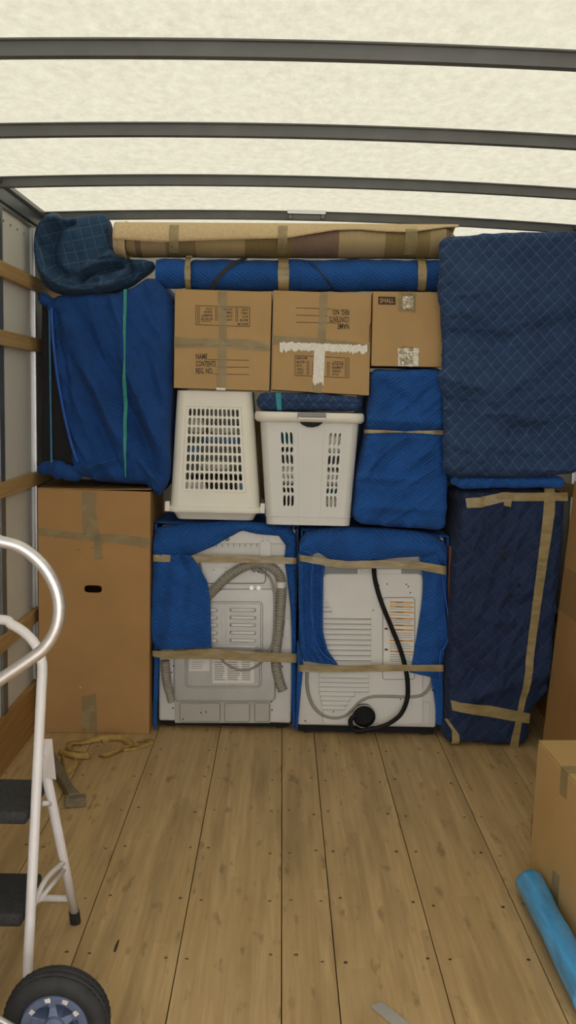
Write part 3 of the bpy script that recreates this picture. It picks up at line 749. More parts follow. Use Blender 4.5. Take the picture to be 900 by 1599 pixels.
# blanket over the washing machine
Yq = YA-.014
mb = ruled([(240, 840), (246, 824), (290, 817), (340, 814), (372, 813), (395, 815), (430, 819), (454, 823), (461, 836)],
           [(239, 872), (262, 872), (300, 866), (335, 852), (357, 838), (378, 827), (402, 833), (436, 836), (460, 868)], lambda u, v: Yq-.006-.016*math.sin(math.pi*v)+.03*(1-v)**4, 48, 14, 1)
mb2 = ruled([(240, 866), (239.5, 895), (238, 930), (237, 960), (237, 985), (239, 1002), (244, 1014)],
            [(298, 866), (313, 888), (323, 908), (328, 935), (329, 965), (330, 990), (330, 1011)], lambda u, v: Yq-.012-.030*math.sin(math.pi*min(1, v*1.15))*u-.034*v-.012*math.sin(v*9+u*3)**2, 40, 40, 2, .016, 9)
mb3 = ruled([(241, 1006), (241, 1040), (240, 1080), (239, 1125), (241, 1137)], [(248, 1006), (248, 1040), (247, 1080), (245.5, 1125), (245, 1137)], lambda u, v: Yq-.004, 30, 6, 3, .004)
mb4 = ruled([(453, 834), (448, 850), (445, 872), (450, 905), (455, 950), (457, 1000), (456, 1050), (457, 1134)], [(461, 838), (462, 850), (462, 872), (462, 905), (462, 950), (462, 1000), (462, 1050), (462, 1134)], lambda u, v: Yq-.002-.02*math.sin(math.pi*v)*(1-u), 50, 10, 4, .006)
xa, xb = P(240, 1000, YA).x, P(462, 1000, YA).x
zt2 = P(350, 814, YA).z
top = MB().grid(lambda u, v: (lerp(xa, xb, u), lerp(YA+.014, YA+.6, v), min(P(lerp(240, 464, u), 815, YA).z+.001*math.sin(u*9), zt+.018)), 20, 10)
sl_ = MB().grid(lambda u, v: (xa+.006*math.sin(9*u+4*v)*0+.004, lerp(YA+.01, YA+.6, u), lerp(.12, zt+.01, v)), 12, 20)
sr_ = MB().grid(lambda u, v: (xb-.006, lerp(YA+.01, YA+.6, u), lerp(.08, zt+.004, v)), 12, 20)
all_ = MB()
for k in (mb, mb2, mb3, mb4, top, sl_, sr_): all_.add(k.v, k.f)
bk = tag(all_.build('moving_blanket', 'blue', smooth=True, solid=.007), 'blue quilted blanket over the washing machine, its flap folded back', 'blanket')
tree = None
taut(None, [(239, 866), (280, 867), (340, 867), (400, 869), (463, 871)], [(239, 877), (280, 878), (340, 879), (400, 879), (463, 881)], Yq-.040, off=0, wrap=.06, slack=.003).build('tape_band', 'tape', bk, smooth=True)
taut(None, [(238, 1016), (262, 1017), (330, 1013), (400, 1018), (463, 1021)], [(238, 1025), (262, 1029), (330, 1029), (400, 1033), (463, 1035)], Yq-.050, off=0, wrap=.07, slack=.003).build('tape_band', 'tape', bk, smooth=True)

# ------------------------------------------------------------------ dryer, its back turned outward
YD = 4.225
zb = P(580, 1136, YD).z; zt = P(580, 838, YD).z
a, b_ = P(468, 1000, YD).x, P(688, 1000, YD).x
t = thing('clothes_dryer', ((a+b_)/2, YD+.31, 0), 'white clothes dryer showing its louvred back, vent outlet and black cord', 'dryer')
MB().rbox(((a+b_)/2, YD+.31, (zb+zt)/2), (b_-a, .60, zt-zb), .012).build('body', 'white', t, auto=30)
MB().box(a+.006, b_-.006, YD+.03, YD+.58, .012, zb-.001).build('plinth', 'black', t)
for x in (a+.05, b_-.05):
    for y in (.06, .55): MB().lathe([(0, 0), (.022, 0), (.022, .011), (0, .011)], (x, YD+y, .0008), 'z', 14).build('foot', 'rubber', t)
Yp = YD+.009
plate(506, 885, 658, 898, 2, Yp-.005, .006).build('top_rail', 'grey', t)
plate(559, 888.5, 627, 896, .6, Yp-.006, .002).build('strip_label', 'paper', t)
mb = MB()
for k in range(2): strip(mb, [(562, 891+2.6*k), (590, 891.4+2.6*k)], .8, Yp-.0066)
mb.build('label_print', 'text', t)
bp = plate(504, 896, 661, 1131, 8, Yp-.008, .010).build('back_panel', 'white', t, bevel=.004)
Yf = Yp-.008
rows = [(932, 505, 508), (937.5, 505, 512), (944, 505, 515), (951, 505, 519)]+[(961.5+8.15*k, 505, 580) for k in range(11)]+[(1054+7.1*k, 499, 576) for k in range(4)]+[(1082.4, 500, 554), (1089.5, 502, 547), (1096.6, 503, 544), (1103.7, 504, 539)]
for y, x0, x1 in rows:
    c = [P(x0, y+3.2, Yf), P(x1, y+3.2+(x1-x0)*.012, Yf), P(x1, y-3.+(x1-x0)*.012, Yf), P(x0, y-3., Yf)]
    o_ = Vector((0, -.012, -.0015))
    MB().add([c[0], c[1], c[2], c[3], c[0]+o_+Vector((0, 0, .003)), c[1]+o_+Vector((-.003, 0, .003))], [(3, 2, 5, 4), (0, 4, 5, 1), (0, 3, 4), (1, 5, 2), (0, 1, 2, 3)]).build('louvre', 'white', bp)
    MB().prism([c[0]+Vector((0, -.0005, -.0006)), c[1]+Vector((0, -.0005, -.0006)), c[1]+Vector((0, -.001, -.0046)), c[0]+Vector((0, -.001, -.0046))], .0004).build('louvre_shade', 'dgrey', bp)  # grey strip laid on the panel as the shade below each louvre
loop_ridge(598, 933, 648, 1061, 4, Yf-.0005, .0016).build('embossed_frame', 'dgrey', bp)
loop_ridge(600, 1096, 672, 1129, 3, Yf+.004, .003).build('embossed_frame', 'white', bp)
lb = plate(600, 936, 646.5, 1039, .8, Yf-.0022, .002).build('warning_label', 'paper', t)
mo, mt_, mi = MB(), MB(), MB()
for y in (940, 947, 955.5, 965.5, 976, 983, 1000, 1017):
    strip(mo, [(609, y), (646, y+1.2)], 2.4, Yf-.003); strip(mi, [(618, y+.3), (630, y+.7)], .9, Yf-.0038)
for y in (943.5, 951, 960, 969, 972, 988, 991.5, 995, 1005, 1008.5, 1012, 1022, 1025.5, 1029, 1032): strip(mt_, [(609, y), (640+5*random.random(), y+1)], 1.1, Yf-.003)
for y in (981, 1013.5): mi.prism(pxs([(600, y+2), (607, y+2.3), (605, y-.6), (602, y-.8)], Yf-.003), .0006)
mo.build('warning_bar', 'orange', lb); mt_.build('label_print', 'text', lb); mi.build('label_mark', 'ink', lb)
for x, y in ((605, 912), (635, 912.5), (641, 925.5), (583, 953), (592, 914), (521, 1111.5), (477, 1126), (676, 1078), (626, 1092), (638, 916)): disc(x, y, Yf-.0005, .0032).build('screw', 'black', t)
MB().tube(smooth_path([P(x, y, Yf+.001) for x, y in ((480, 1040), (480, 1072), (487, 1098), (502, 1115), (522, 1121), (540, 1117), (552, 1106), (563, 1095), (580, 1088), (605, 1087), (640, 1088), (659, 1085), (671, 1074), (676, 1060))], 8), .0075, 8).build('panel_groove', 'hose', t, smooth=True)
c = P(569, 1119, YD-.03)
v_ = MB().lathe([(.0, .018), (.044, .018), (.047, .0), (.051, .0), (.051, .058), (.056, .062), (.056, .066), (.0, .066)], c, 'y', 30).build('vent_outlet', 'black', t, auto=35)
MB().lathe([(.051, -.002), (.0535, -.002), (.0535, .012), (.051, .012)], c, 'y', 30, True).build('vent_collar', 'steel', v_, auto=35)
MB().tube(smooth_path([P(x, y, Yf-.020-(.05 if y > 1098 else .0)-(.018 if y < 900 else 0)) for x, y in ((584, 884), (586, 905), (595, 938), (611, 978), (624, 1010), (633, 1040), (637, 1068), (636, 1092), (627, 1114), (611, 1128), (592, 1136), (574, 1139), (558, 1142), (549, 1134), (548, 1124), (556, 1116))]), .0105, 10).build('power_cord', 'black', t, smooth=True)

Yq = YD-.014
mb = ruled([(468, 846), (478, 830), (500, 825), (540, 823), (600, 825), (650, 829), (680, 836), (693, 846), (698, 858)],
           [(467, 870), (480, 868), (497, 862), (515, 872), (530, 877), (570, 876), (620, 870), (678, 867), (697, 884)], lambda u, v: Yq-.010-.02*math.sin(math.pi*v)+.03*(1-v)**4-.012*v, 50, 14, 5, .009)
mb2 = ruled([(466, 862), (467, 900), (467, 940), (468, 980), (470, 1012), (476, 1032)], [(508, 876), (505, 905), (504, 945), (504, 985), (512, 1016), (528, 1038)], lambda u, v: Yq-.008-.024*math.sin(2.2*math.pi*v+1)**2, 44, 26, 6, .010)
mb3 = ruled([(464, 1000), (464, 1040), (463, 1090), (463, 1140)], [(472, 1010), (474, 1040), (469, 1090), (465, 1140)], lambda u, v: Yq-.003, 24, 5, 7, .004)
mb4 = ruled([(655, 866), (661, 905), (659, 940), (654, 975), (649, 1005), (645, 1030), (640, 1050)], [(697, 862), (697, 905), (694, 940), (698, 975), (699, 997), (692, 1025), (690, 1060)], lambda u, v: Yq-.008-.020*math.sin(math.pi*v)**2, 40, 24, 8, .010)
mb5 = ruled([(672, 1054), (678, 1085), (681, 1110), (682, 1132)], [(691, 1050), (692, 1085), (692, 1110), (690, 1132)], lambda u, v: Yq-.006, 24, 8, 9, .005)
xa, xb = P(467, 1000, YD).x, P(695, 1000, YD).x
top = MB().grid(lambda u, v: (lerp(xa, xb, u), lerp(YD+.012, YD+.6, v), lerp(P(480, 829, YD).z, P(690, 839, YD).z, u)+.012*math.sin(math.pi*u)), 20, 10)
sl_ = MB().grid(lambda u, v: (xa+.002, lerp(YD+.01, YD+.6, u), lerp(.06, zt+.02, v)), 12, 20)
sr_ = MB().grid(lambda u, v: (xb-.002, lerp(YD+.01, YD+.6, u), lerp(.10, zt, v)), 12, 20)
all_ = MB()
for k in (mb, mb2, mb3, mb4, mb5, top, sl_, sr_): all_.add(k.v, k.f)
bk = tag(all_.build('moving_blanket', 'blue', smooth=True, solid=.007), 'blue quilted blanket over the clothes dryer, parted like curtains', 'blanket')
taut(None, [(468, 866), (500, 871), (540, 876), (600, 875), (650, 876), (697, 884)], [(468, 876), (500, 882), (540, 888), (600, 887), (650, 889), (697, 898)], Yq-.048, off=0, wrap=.07, slack=.003).build('tape_band', 'tape', bk, smooth=True)
taut(None, [(467, 1038), (520, 1040), (580, 1038), (640, 1038), (693, 1038)], [(467, 1049), (520, 1050), (580, 1049), (640, 1048), (693, 1049)], Yq-.048, off=0, wrap=.07, slack=.003).build('tape_band', 'tape', bk, smooth=True)
MB().tube(smooth_path([P(x, y, Yq-.036) for x, y in ((474, 860), (488, 870), (486, 920), (490, 980), (500, 1015), (524, 1037))]), .004, 6).build('hem', 'hem', bk, smooth=True)
MB().tube(smooth_path([P(x, y, Yq-.036) for x, y in ((690, 895), (697, 940), (702, 985), (695, 1010), (688, 1020), (687, 1060))]), .004, 6).build('hem', 'hem', bk, smooth=True)

# ------------------------------------------------------------------ laundry basket (upside down) and hamper
def basket(name, label, Y, topL, topR, ytop, botL, botR, ybot, depth_t, depth_b, mat, cells, thick=.0035, rad=.035):
    """Tapered shell of rounded rectangle sections with a slotted front face."""
    z1, z0 = P(450, ytop, Y).z, P(450, ybot, Y).z
    tl_, tr_ = P(topL, ytop, Y).x, P(topR, ytop, Y).x; bl_, br_ = P(botL, ybot, Y).x, P(botR, ybot, Y).x
    t = thing(name, ((bl_+br_)/2, Y+depth_b/2, z0), label, 'laundry basket')
    def ring(x0, x1, y0, y1, z, r):
        pts = []
        for cx_, cy_, a0 in ((x1-r, y0+r, -90), (x1-r, y1-r, 0), (x0+r, y1-r, 90), (x0+r, y0+r, 180)):
            for k in range(6):
                a_ = math.radians(a0+90*k/5); pts.append(Vector((cx_+r*math.cos(a_), cy_+r*math.sin(a_), z)))
        return pts
    yo = (depth_b-depth_t)/2
    Yt = Y+(yo if depth_b > depth_t else 0); Yb = Y if depth_b > depth_t else Y-yo*0
    def sec(v):
        x0, x1 = lerp(bl_, tl_, v), lerp(br_, tr_, v)
        y0 = Y+ (lerp(0, .012, v)); d_ = lerp(depth_b, depth_t, v)
        return x0, x1, y0, y0+d_, lerp(z0, z1, v)
    A_ = ring(*sec(0), rad); B2 = ring(*sec(1), rad); n = len(A_)
    mb = MB(); mb.add(A_+B2, [(i, (i+1) % n, n+(i+1) % n, n+i) for i in range(n) if i != n-1])
    p00, p10, p11, p01 = A_[n-1], A_[0], B2[0], B2[n-1]
    def surf(u, v, d=0.): p = lerp(lerp(p00, p10, u), lerp(p01, p11, u), v); return p+Vector((0, d, 0))
    us, vs, hole = cells                          # grid lines over the front face and the cut cells
    for i in range(len(us)-1):
        for j in range(len(vs)-1):
            h = hole(i, j)
            if h: hole_cell(mb, surf, us[i], us[i+1], vs[j], vs[j+1], h[0], h[1], thick, 12, h[2])
            else: mb.add([surf(us[i], vs[j]), surf(us[i+1], vs[j]), surf(us[i+1], vs[j+1]), surf(us[i], vs[j+1])], [(0, 1, 2, 3)])
    return t, mb, surf, ring, sec, B2, A_
def uv_of(surf_px, x, y):                         # pixel -> fraction, front trapezoid given by its corner pixels
    (bl0, br0, yb), (tl0, tr0, yt) = surf_px
    v = (yb-y)/(yb-yt); return (x-lerp(bl0, tl0, v))/(lerp(br0, tr0, v)-lerp(bl0, tl0, v)), v
YK = 4.23
zone = ((265, 406, 798), (275, 394, 611))
u0 = uv_of(zone, 291, 700)[0]; u1 = uv_of(zone, 377, 700)[0]
ru = .035/(P(400, 700, YK).x-P(270, 700, YK).x)*1.0
def tou(u): return (u-ru)/(1-2*ru)
us = [0]+[lerp(tou(u0), tou(u1), k/12) for k in range(13)]+[1]
va, vb = uv_of(zone, 330, 767.5)[1], uv_of(zone, 330, 637.5)[1]
vs = [0]+[lerp(va, vb, k/9) for k in range(10)]+[1]
t, mb, surf, ring, sec, B2, A_ = basket('laundry_basket', 'white laundry basket turned upside down, rows of oval slots in its side', YK, 275, 394, 613.5, 265, 406, 798, .34, .40, 'plastic',
      (us, vs, lambda i, j: (.68, .80, 0) if 1 <= i <= 12 and 1 <= j <= 9 else None))
c_ = MB(); mb.add(B2, [tuple(range(len(B2)))])
mb.build('shell', 'plastic', t, auto=40, solid=0)
x0, x1, y0, y1, z = sec(0)
def rim(mb, x0, x1, y0, y1, za, zb_, g, r):
    prof = [(0, za), (g*.8, za), (g, lerp(za, zb_, .3)), (g, lerp(za, zb_, .75)), (g*.5, zb_), (0, zb_)]; vs = []
    for off, z in prof: vs += ring(x0-off, x1+off, y0-off, y1+off, z, r+off)
    k = len(vs)//len(prof)
    mb.add(vs, [(i*k+j, i*k+(j+1) % k, (i+1)*k+(j+1) % k, (i+1)*k+j) for i in range(len(prof)-1) for j in range(k)]); return mb
rim(MB(), x0, x1, y0, y1, z-.014, z+.012, .012, .035).build('rim', 'plastic', t, auto=50)
mb = MB()
for s in (0, 1):
    xx = x0-.012 if s == 0 else x1+.012
    MB().rbox((xx, y0+.02, z+.008), (.022, .03, .045), .004).build('handle_lug', 'plastic', t, smooth=False)
mbf = MB(); loop = [surf(tou(u0)-.03, va-.012), surf(tou(u1)+.03, va-.012), surf(tou(u1)+.03, vb+.012), surf(tou(u0)-.03, vb+.012)]
mbf.tube([p+Vector((0, -.0005, 0)) for p in loop], .0025, 6, closed=True).build('slot_frame', 'plastic', t)
# lid-like tray below the basket
zt_ = z-.0145; zz = P(335, 812.5, YK).z
mb = MB(); ra = ring(x0+.012, x1-.012, y0+.012, y1-.012, zt_, .03); rb = ring(x0+.03, x1-.03, y0+.025, y1-.02, zz, .03); n = len(ra)
mb.add(ra+rb, [(i, (i+1) % n, n+(i+1) % n, n+i) for i in range(n)]+[tuple(range(n)), tuple(reversed(range(n, 2*n)))])
tag(mb.build('tray', 'plastic2', auto=40), 'shallow pale plastic tray under the upside-down laundry basket', 'tray')
def garment(c, size, mat, label, seed, group):
    bm = bmesh.new(); bmesh.ops.create_icosphere(bm, subdivisions=4, radius=1); mb = MB(); vs = []
    for v in bm.verts:
        p = v.co.copy(); k = p*1.9+Vector((seed*2.3, seed, 0))
        h = 1+.22*noise.noise(k)+.12*abs(noise.noise(k*2.6)); q_ = Vector([math.copysign(abs(p[i])**.6, p[i]) for i in range(3)])*min(h, 1.0)
        vs.append(Vector(c)+Vector((q_.x*size[0]/2, q_.y*size[1]/2, q_.z*size[2]/2)))
    mb.add(vs, [[x.index for x in f.verts] for f in bm.faces]); bm.free()
    return tag(mb.build('garment', mat, smooth=True), label, 'clothing', group)
gp = 'laundry inside the slotted basket'
zz = [P(330, y, YK).z for y in (768, 735, 708, 690, 668, 650)]
def gm(px0, px1, py0, py1, Y0, Y1, mat, label, seed, g):
    a_, b__ = P(px0, py1, YK), P(px1, py0, YK)
    return garment(((a_.x+b__.x)/2, (Y0+Y1)/2, (a_.z+b__.z)/2), (b__.x-a_.x, Y1-Y0, b__.z-a_.z), mat, label, seed, g)
gm(286, 384, 746, 776, 4.285, 4.45, 'cl_dark', 'dark brown garment lowest behind the oval slots', 1, gp)
gm(282, 322, 752, 782, 4.262, 4.282, 'cl_white', 'white garment at the lower corner behind the oval slots', 2, gp)
gm(368, 388, 752, 770, 4.262, 4.282, 'cl_blue', 'small blue garment at the lowest oval slots', 3, gp)
gm(308, 362, 720, 738, 4.275, 4.40, 'cl_white', 'pale garment across the lower middle oval slots', 4, gp)
gm(286, 312, 695, 718, 4.27, 4.40, 'cl_blue', 'light blue garment beside the edge of the oval slots', 5, gp)
gm(310, 384, 682, 697, 4.28, 4.42, 'cl_blue', 'grey-blue garment across the middle oval slots', 6, gp)
gm(284, 320, 652, 680, 4.28, 4.42, 'cl_white', 'white garment behind the upper oval slots', 7, gp)
gm(321, 380, 664, 680, 4.29, 4.42, 'cl_white', 'folded white garment high behind the oval slots', 8, gp)
# hamper
YH = 4.19
zone = ((416, 547, 822), (406, 562, 655))
rad = .03
def tou2(x, y):
    u, v = uv_of(zone, x, y); w_ = P(lerp(547, 562, v), 700, YH).x-P(lerp(416, 406, v), 700, YH).x; r_ = rad/w_
    return (u-r_)/(1-2*r_)
ua = [tou2(x, 733) for x in (439.5, 446.2, 452.8, 459.5)]; ub = [tou2(x, 733) for x in (510.5, 517.2, 523.8, 530.5)]
us = [0]+ua+ub+[1]
ys = (795, 772, 761, 750, 739, 727, 708, 697, 672)
vs = [0]+[uv_of(zone, 480, y)[1] for y in ys]+[1]
t, mb, surf, ring, sec, B2, A_ = basket('laundry_hamper', 'white upright laundry hamper with two columns of slanted slots and a grey latch', YH, 406, 562, 655, 416, 547, 819.5, .36, .30, 'plastic2',
      (us, vs, lambda i, j: (.62, .74, (.26 if i < 5 else -.26)*(1 if j % 2 else -1)) if (1 <= i <= 3 or 5 <= i <= 7) and 1 <= j <= 8 else None), rad=rad)
mb.add(A_, [tuple(range(len(A_)))])
mb.build('shell', 'plastic2', t, auto=40)
x0, x1, y0, y1, z = sec(1)
zr = P(480, 644, YH).z
rim(MB(), x0, x1, y0, y1, zr, z-.012, .024, rad).build('rim', 'plastic', t, auto=50)
x0, x1, y0, y1, z = sec(.085)
rim(MB(), x0, x1, y0, y1, z, z-.004, .003, rad).build('base_lip', 'plastic2', t, auto=50)
pa = [surf(u, v, -.0015) for u, v in ((ua[-1]+.06, .03), (ub[0]-.06, .03), (ub[0]-.05, .97), (ua[-1]+.05, .97))]
MB().prism(pa, .002).build('front_panel', 'plastic2', t, bevel=.001)
MB().rbox(P(487, 648, YH-.022), (.122, .022, .018), .003).build('latch', 'grey', t)
MB().rbox(P(487, 653.5, YH-.018), (.122, .02, .012), .003).build('latch_tab', 'plastic', t)
hp = [(466, 656), (508, 656), (503, 661.5), (497, 665.5), (488, 667.5), (479, 666.5), (471, 662.5)]
MB().prism(pxs(hp, YH-.0035), .003).build('grip_hole', 'black', t)
gp = 'laundry inside the hamper'
def gm2(px0, px1, py0, py1, Y0, Y1, mat, label, seed): 
    a_, b__ = P(px0, py1, YH), P(px1, py0, YH)
    return garment(((a_.x+b__.x)/2, (Y0+Y1)/2, (a_.z+b__.z)/2), (b__.x-a_.x, Y1-Y0, b__.z-a_.z), mat, label, seed, gp)
gm2(430, 470, 668, 704, 4.235, 4.33, 'cl_teal', 'teal garment at the top of one slot column of the hamper', 11)
gm2(428, 476, 726, 760, 4.218, 4.33, 'cl_white', 'white garment halfway down one slot column of the hamper', 12)
gm2(428, 476, 762, 798, 4.235, 4.33, 'cl_dark', 'dark garment at the foot of one slot column of the hamper', 13)
gm2(500, 542, 676, 712, 4.218, 4.33, 'cl_white', 'white garment high behind the slots on the latch side', 14)
gm2(500, 540, 735, 762, 4.218, 4.33, 'cl_white', 'white garment behind the middle slots of the hamper', 15)
gm2(498, 540, 762, 774, 4.218, 4.33, 'cl_teal', 'thin teal garment low behind the slots of the hamper', 16)
gm2(498, 538, 776, 800, 4.222, 4.33, 'cl_white', 'pale garment lowest in the hamper', 17)

# ------------------------------------------------------------------ wrapped and folded bundles
def hem_tube(pts, Y, r, name, mat, t): return MB().tube(smooth_path([P(x, y, Y) for x, y in pts]), r, 8).build(name, mat, t, smooth=True)
# blue bundle on the wardrobe carton
Y0 = 4.20
mb = soft([(0, 130), (.1, 108), (.18, 108), (.45, 86), (.7, 76), (.88, 72), (.93, 66), (1, 70)], [(0, 256), (.1, 262), (.3, 265), (.6, 268), (.9, 270), (1, 264)],
          [(0, 457), (.3, 457), (.55, 455), (.70, 444), (.80, 431), (.90, 429), (1, 446)], [(0, 751), (.35, 754), (.55, 755), (.76, 756), (.92, 779), (1, 769)], Y0, 5.0, .06, (90, 14, 110), .010, 5,  # unseen rear stretched back so the gaps around it stay dark
          [(100, 500, 185, 680, .025, .018), (140, 520, 260, 760, .03, -.022), (190, 560, 265, 740, .02, .018), (110, 560, 180, 720, .02, -.016), (200, 700, 262, 768, .015, .015),
           (120, 735, 185, 715, .02, .02), (225, 540, 250, 640, .02, -.014), (85, 490, 110, 640, .018, -.012), (180, 480, 215, 600, .02, .010), (210, 650, 255, 765, .014, -.014), (150, 600, 200, 730, .02, .012)], seed=3, wr=.016, wdir=-62, wfreq=(2.2, 11))
t = thing('wrapped_furniture', (P(170, 750, Y0).x, 4.41, P(170, 755, Y0).z), 'bulky piece wrapped in deep blue quilt with green webbing, on the wardrobe carton', 'wrapped bundle')
mb.build('blanket', 'blue_d', t, smooth=True); tree = mb.bvh()
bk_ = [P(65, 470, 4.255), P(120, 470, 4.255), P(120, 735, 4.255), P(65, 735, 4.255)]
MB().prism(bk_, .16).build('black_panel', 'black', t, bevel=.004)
taut(tree, [(194, 452), (193.5, 520), (195.5, 560), (193, 600), (194, 690), (196, 745)], [(199, 452), (198, 520), (197.5, 560), (199, 600), (199, 690), (197.5, 745)], Y0, 50, .004).build('strap', 'green', t, smooth=True)
MB().prism([P(75.5, 478, Y0+.01), P(78, 478, Y0+.01), P(82, 728, Y0+.01), P(79, 728, Y0+.01)], .002).build('strap', 'bluestrap', t)
hem_tube([(80, 480), (83, 530), (90, 590), (101, 650), (112, 695), (121, 722)], Y0-.004, .007, 'hem', 'hem', t)
def lumpy(path, r, seed, amp=.25, seg=14, n=8):
    pth = smooth_path(path, n); m_ = len(pth)
    mb = MB(); mb.tube(pth, lambda i: r*(math.sin(math.pi*(i+.6)/(m_+.2))**.35)*(1+amp*noise.noise(Vector((i*.35, seed, 0)))), seg)
    for k, v in enumerate(mb.v): v += Vector((noise.noise(v*14+Vector((seed, 0, 0))), noise.noise(v*14+Vector((0, seed, 5))), noise.noise(v*14+Vector((3, 0, seed)))))*r*.22
    return mb
lumpy([P(62, 735, 4.245), P(80, 731, 4.235), P(102, 737, 4.22), P(128, 742, 4.22)], .040, 2).build('blanket_fold', 'blue_d', t, smooth=True)
lumpy([P(62, 462, 4.24), P(70, 468, 4.235), P(82, 474, 4.23)], .026, 4).build('blanket_fold', 'blue_d', t, smooth=True)
# plaid cloth bundle on top of it
Y0 = 4.19
OUT = [(60, 436), (52, 408), (49, 378), (54, 350), (66, 335), (84, 329), (98, 338), (125, 334), (152, 331), (164, 335), (167, 346), (167, 372), (176, 392), (190, 406), (208, 407), (228, 405), (238, 408), (236, 417), (220, 429), (200, 443), (168, 455), (130, 460), (95, 459), (72, 450)]
RID = [([(92, 340), (74, 340), (60, 358), (55, 388), (60, 415), (76, 436), (105, 449), (140, 452), (172, 444), (190, 428)], .030, .075),
       ([(104, 342), (84, 356), (74, 384), (77, 410), (98, 428), (126, 434)], .018, -.040), ([(112, 432), (135, 416), (160, 402), (182, 390), (192, 398)], .024, .050),
       ([(128, 430), (150, 420), (170, 416), (186, 414)], .014, -.055), ([(132, 438), (150, 430), (160, 436), (156, 446)], .013, .035), ([(150, 462), (185, 452), (205, 436)], .016, .030),
       ([(196, 400), (204, 420), (200, 446)], .010, -.040), ([(222, 408), (226, 424), (214, 444)], .022, .030), ([(75, 452), (110, 462), (150, 458)], .010, -.022), ([(140, 404), (165, 384), (180, 378)], .012, -.018),
       ([(92, 336), (96, 348), (110, 345)], .010, -.03), ([(60, 372), (66, 398)], .008, -.025), ([(90, 440), (130, 448)], .007, -.02), ([(152, 406), (176, 400)], .007, -.016)]
ridw = [([Vector((P(x, y, Y0).x, P(x, y, Y0).z)) for x, y in p], w_, d_) for p, w_, d_ in RID]
def fold_h(x, z):
    h = 0; q_ = Vector((x, z))
    for pts_, w_, d_ in ridw:
        dm = 9
        for a_, b__ in zip(pts_, pts_[1:]):
            ab = b__-a_; tt = max(0, min(1, (q_-a_).dot(ab)/ab.length_squared)); dm = min(dm, (q_-a_-ab*tt).length)
        h += d_*math.exp(-(dm/w_)**2)
    return h
bnd = smooth_path([Vector((x, y, 0)) for x, y in OUT+OUT[:1]], 8)[:-1]; cen = Vector((130, 402, 0)); nb, nr = len(bnd), 44
vs, fs = [], []
for side_ in (0, 1):
    for k in range(nr+1):
        f = (k/nr)**.8
        for p in bnd:
            q_ = cen.lerp(p, f); w = P(q_.x, q_.y, Y0+.05); e_ = math.sqrt(max(0, 1-f**5))
            n_ = noise.noise(w*11)+.5*noise.noise(w*25)
            w.y = (Y0+.10-.045*e_-(fold_h(w.x, w.z)+.010*n_)*min(1, e_*1.6)) if side_ == 0 else Y0+.10+.26*e_
            vs.append(w)
for side_ in (0, 1):
    o_ = side_*(nr+1)*nb
    for k in range(nr):
        for m_ in range(nb): fs.append((o_+k*nb+m_, o_+k*nb+(m_+1) % nb, o_+(k+1)*nb+(m_+1) % nb, o_+(k+1)*nb+m_))
a_, b__ = nr*nb, (2*nr+1)*nb
fs += [(a_+m_, a_+(m_+1) % nb, b__+(m_+1) % nb, b__+m_) for m_ in range(nb)]
tag(MB().add(vs, fs).build('crumpled_blanket', 'plaid', smooth=True), 'crumpled grey-blue blanket with a thin check, stuffed under the roof rail', 'blanket')
# blue wrapped roll above the cartons
Y0 = 4.25
def roll_profile(px0, px1, pyt, pyb, Y0, depth, seed, amp, n=90, seg=28, droop=None):
    vs = []; fs = []
    for i in range(n+1):
        u = i/n; px = lerp(px0, px1, u); dz = droop(u) if droop else 0
        a_, b__ = P(px, pyt+dz, Y0), P(px, pyb+dz, Y0); c = (a_+b__)/2; hz = (a_.z-b__.z)/2; e_ = min(1, math.sin(math.pi*min(max(u, .004), .996))*9)**.5
        for k in range(seg):
            an = 2*math.pi*k/seg; q_ = Vector((c.x, Y0+depth/2-depth/2*math.cos(an)*e_, c.z+hz*math.sin(an)*e_))
            h = noise.noise(q_*9+Vector((seed, 0, 0)))+.5*noise.noise(q_*22); q_ += Vector((0, -math.cos(an), math.sin(an)))*amp*h
            vs.append(q_)
    for i in range(n):
        for k in range(seg): fs.append((i*seg+k, i*seg+(k+1) % seg, (i+1)*seg+(k+1) % seg, (i+1)*seg+k))
    fs += [tuple(range(seg)), tuple(reversed(range(n*seg, (n+1)*seg)))]
    return MB().add(vs, fs)
mb = roll_profile(284, 706, 401, 452, Y0, .20, 2, .007)
k = roll_profile(240, 293, 402, 446, Y0-.02, .14, 7, .012, 26)
mb.add(k.v, k.f)
t = thing('wrapped_roll', (P(470, 455, Y0).x, Y0+.1, P(470, 454, Y0).z), 'long roll wrapped in bright blue quilt, lying across the stacked cartons', 'wrapped roll')
mb.build('blanket', 'blue', t, smooth=True); tree = mb.bvh()
for x0, x1 in ((289, 299), (434, 452), (653, 667)):
    taut(tree, [(x0, 397), (x0+1, 410), (x0, 425), (x0+1, 452)], [(x1, 397), (x1-1, 410), (x1, 425), (x1-1, 453)], Y0, 26, .003, slack=.001).build('tape_band', 'tape', t, smooth=True)
for pts in (((384, 401), (366, 410), (350, 424), (338, 438), (328, 453)), ((478, 402), (490, 412), (503, 428), (514, 442), (522, 453))):
    s = 5.5
    taut(tree, [(x-s/2, y-s*.3) for x, y in pts], [(x+s/2, y+s*.3) for x, y in pts], Y0, 26, .003).build('strap', 'rubber', t, smooth=True)
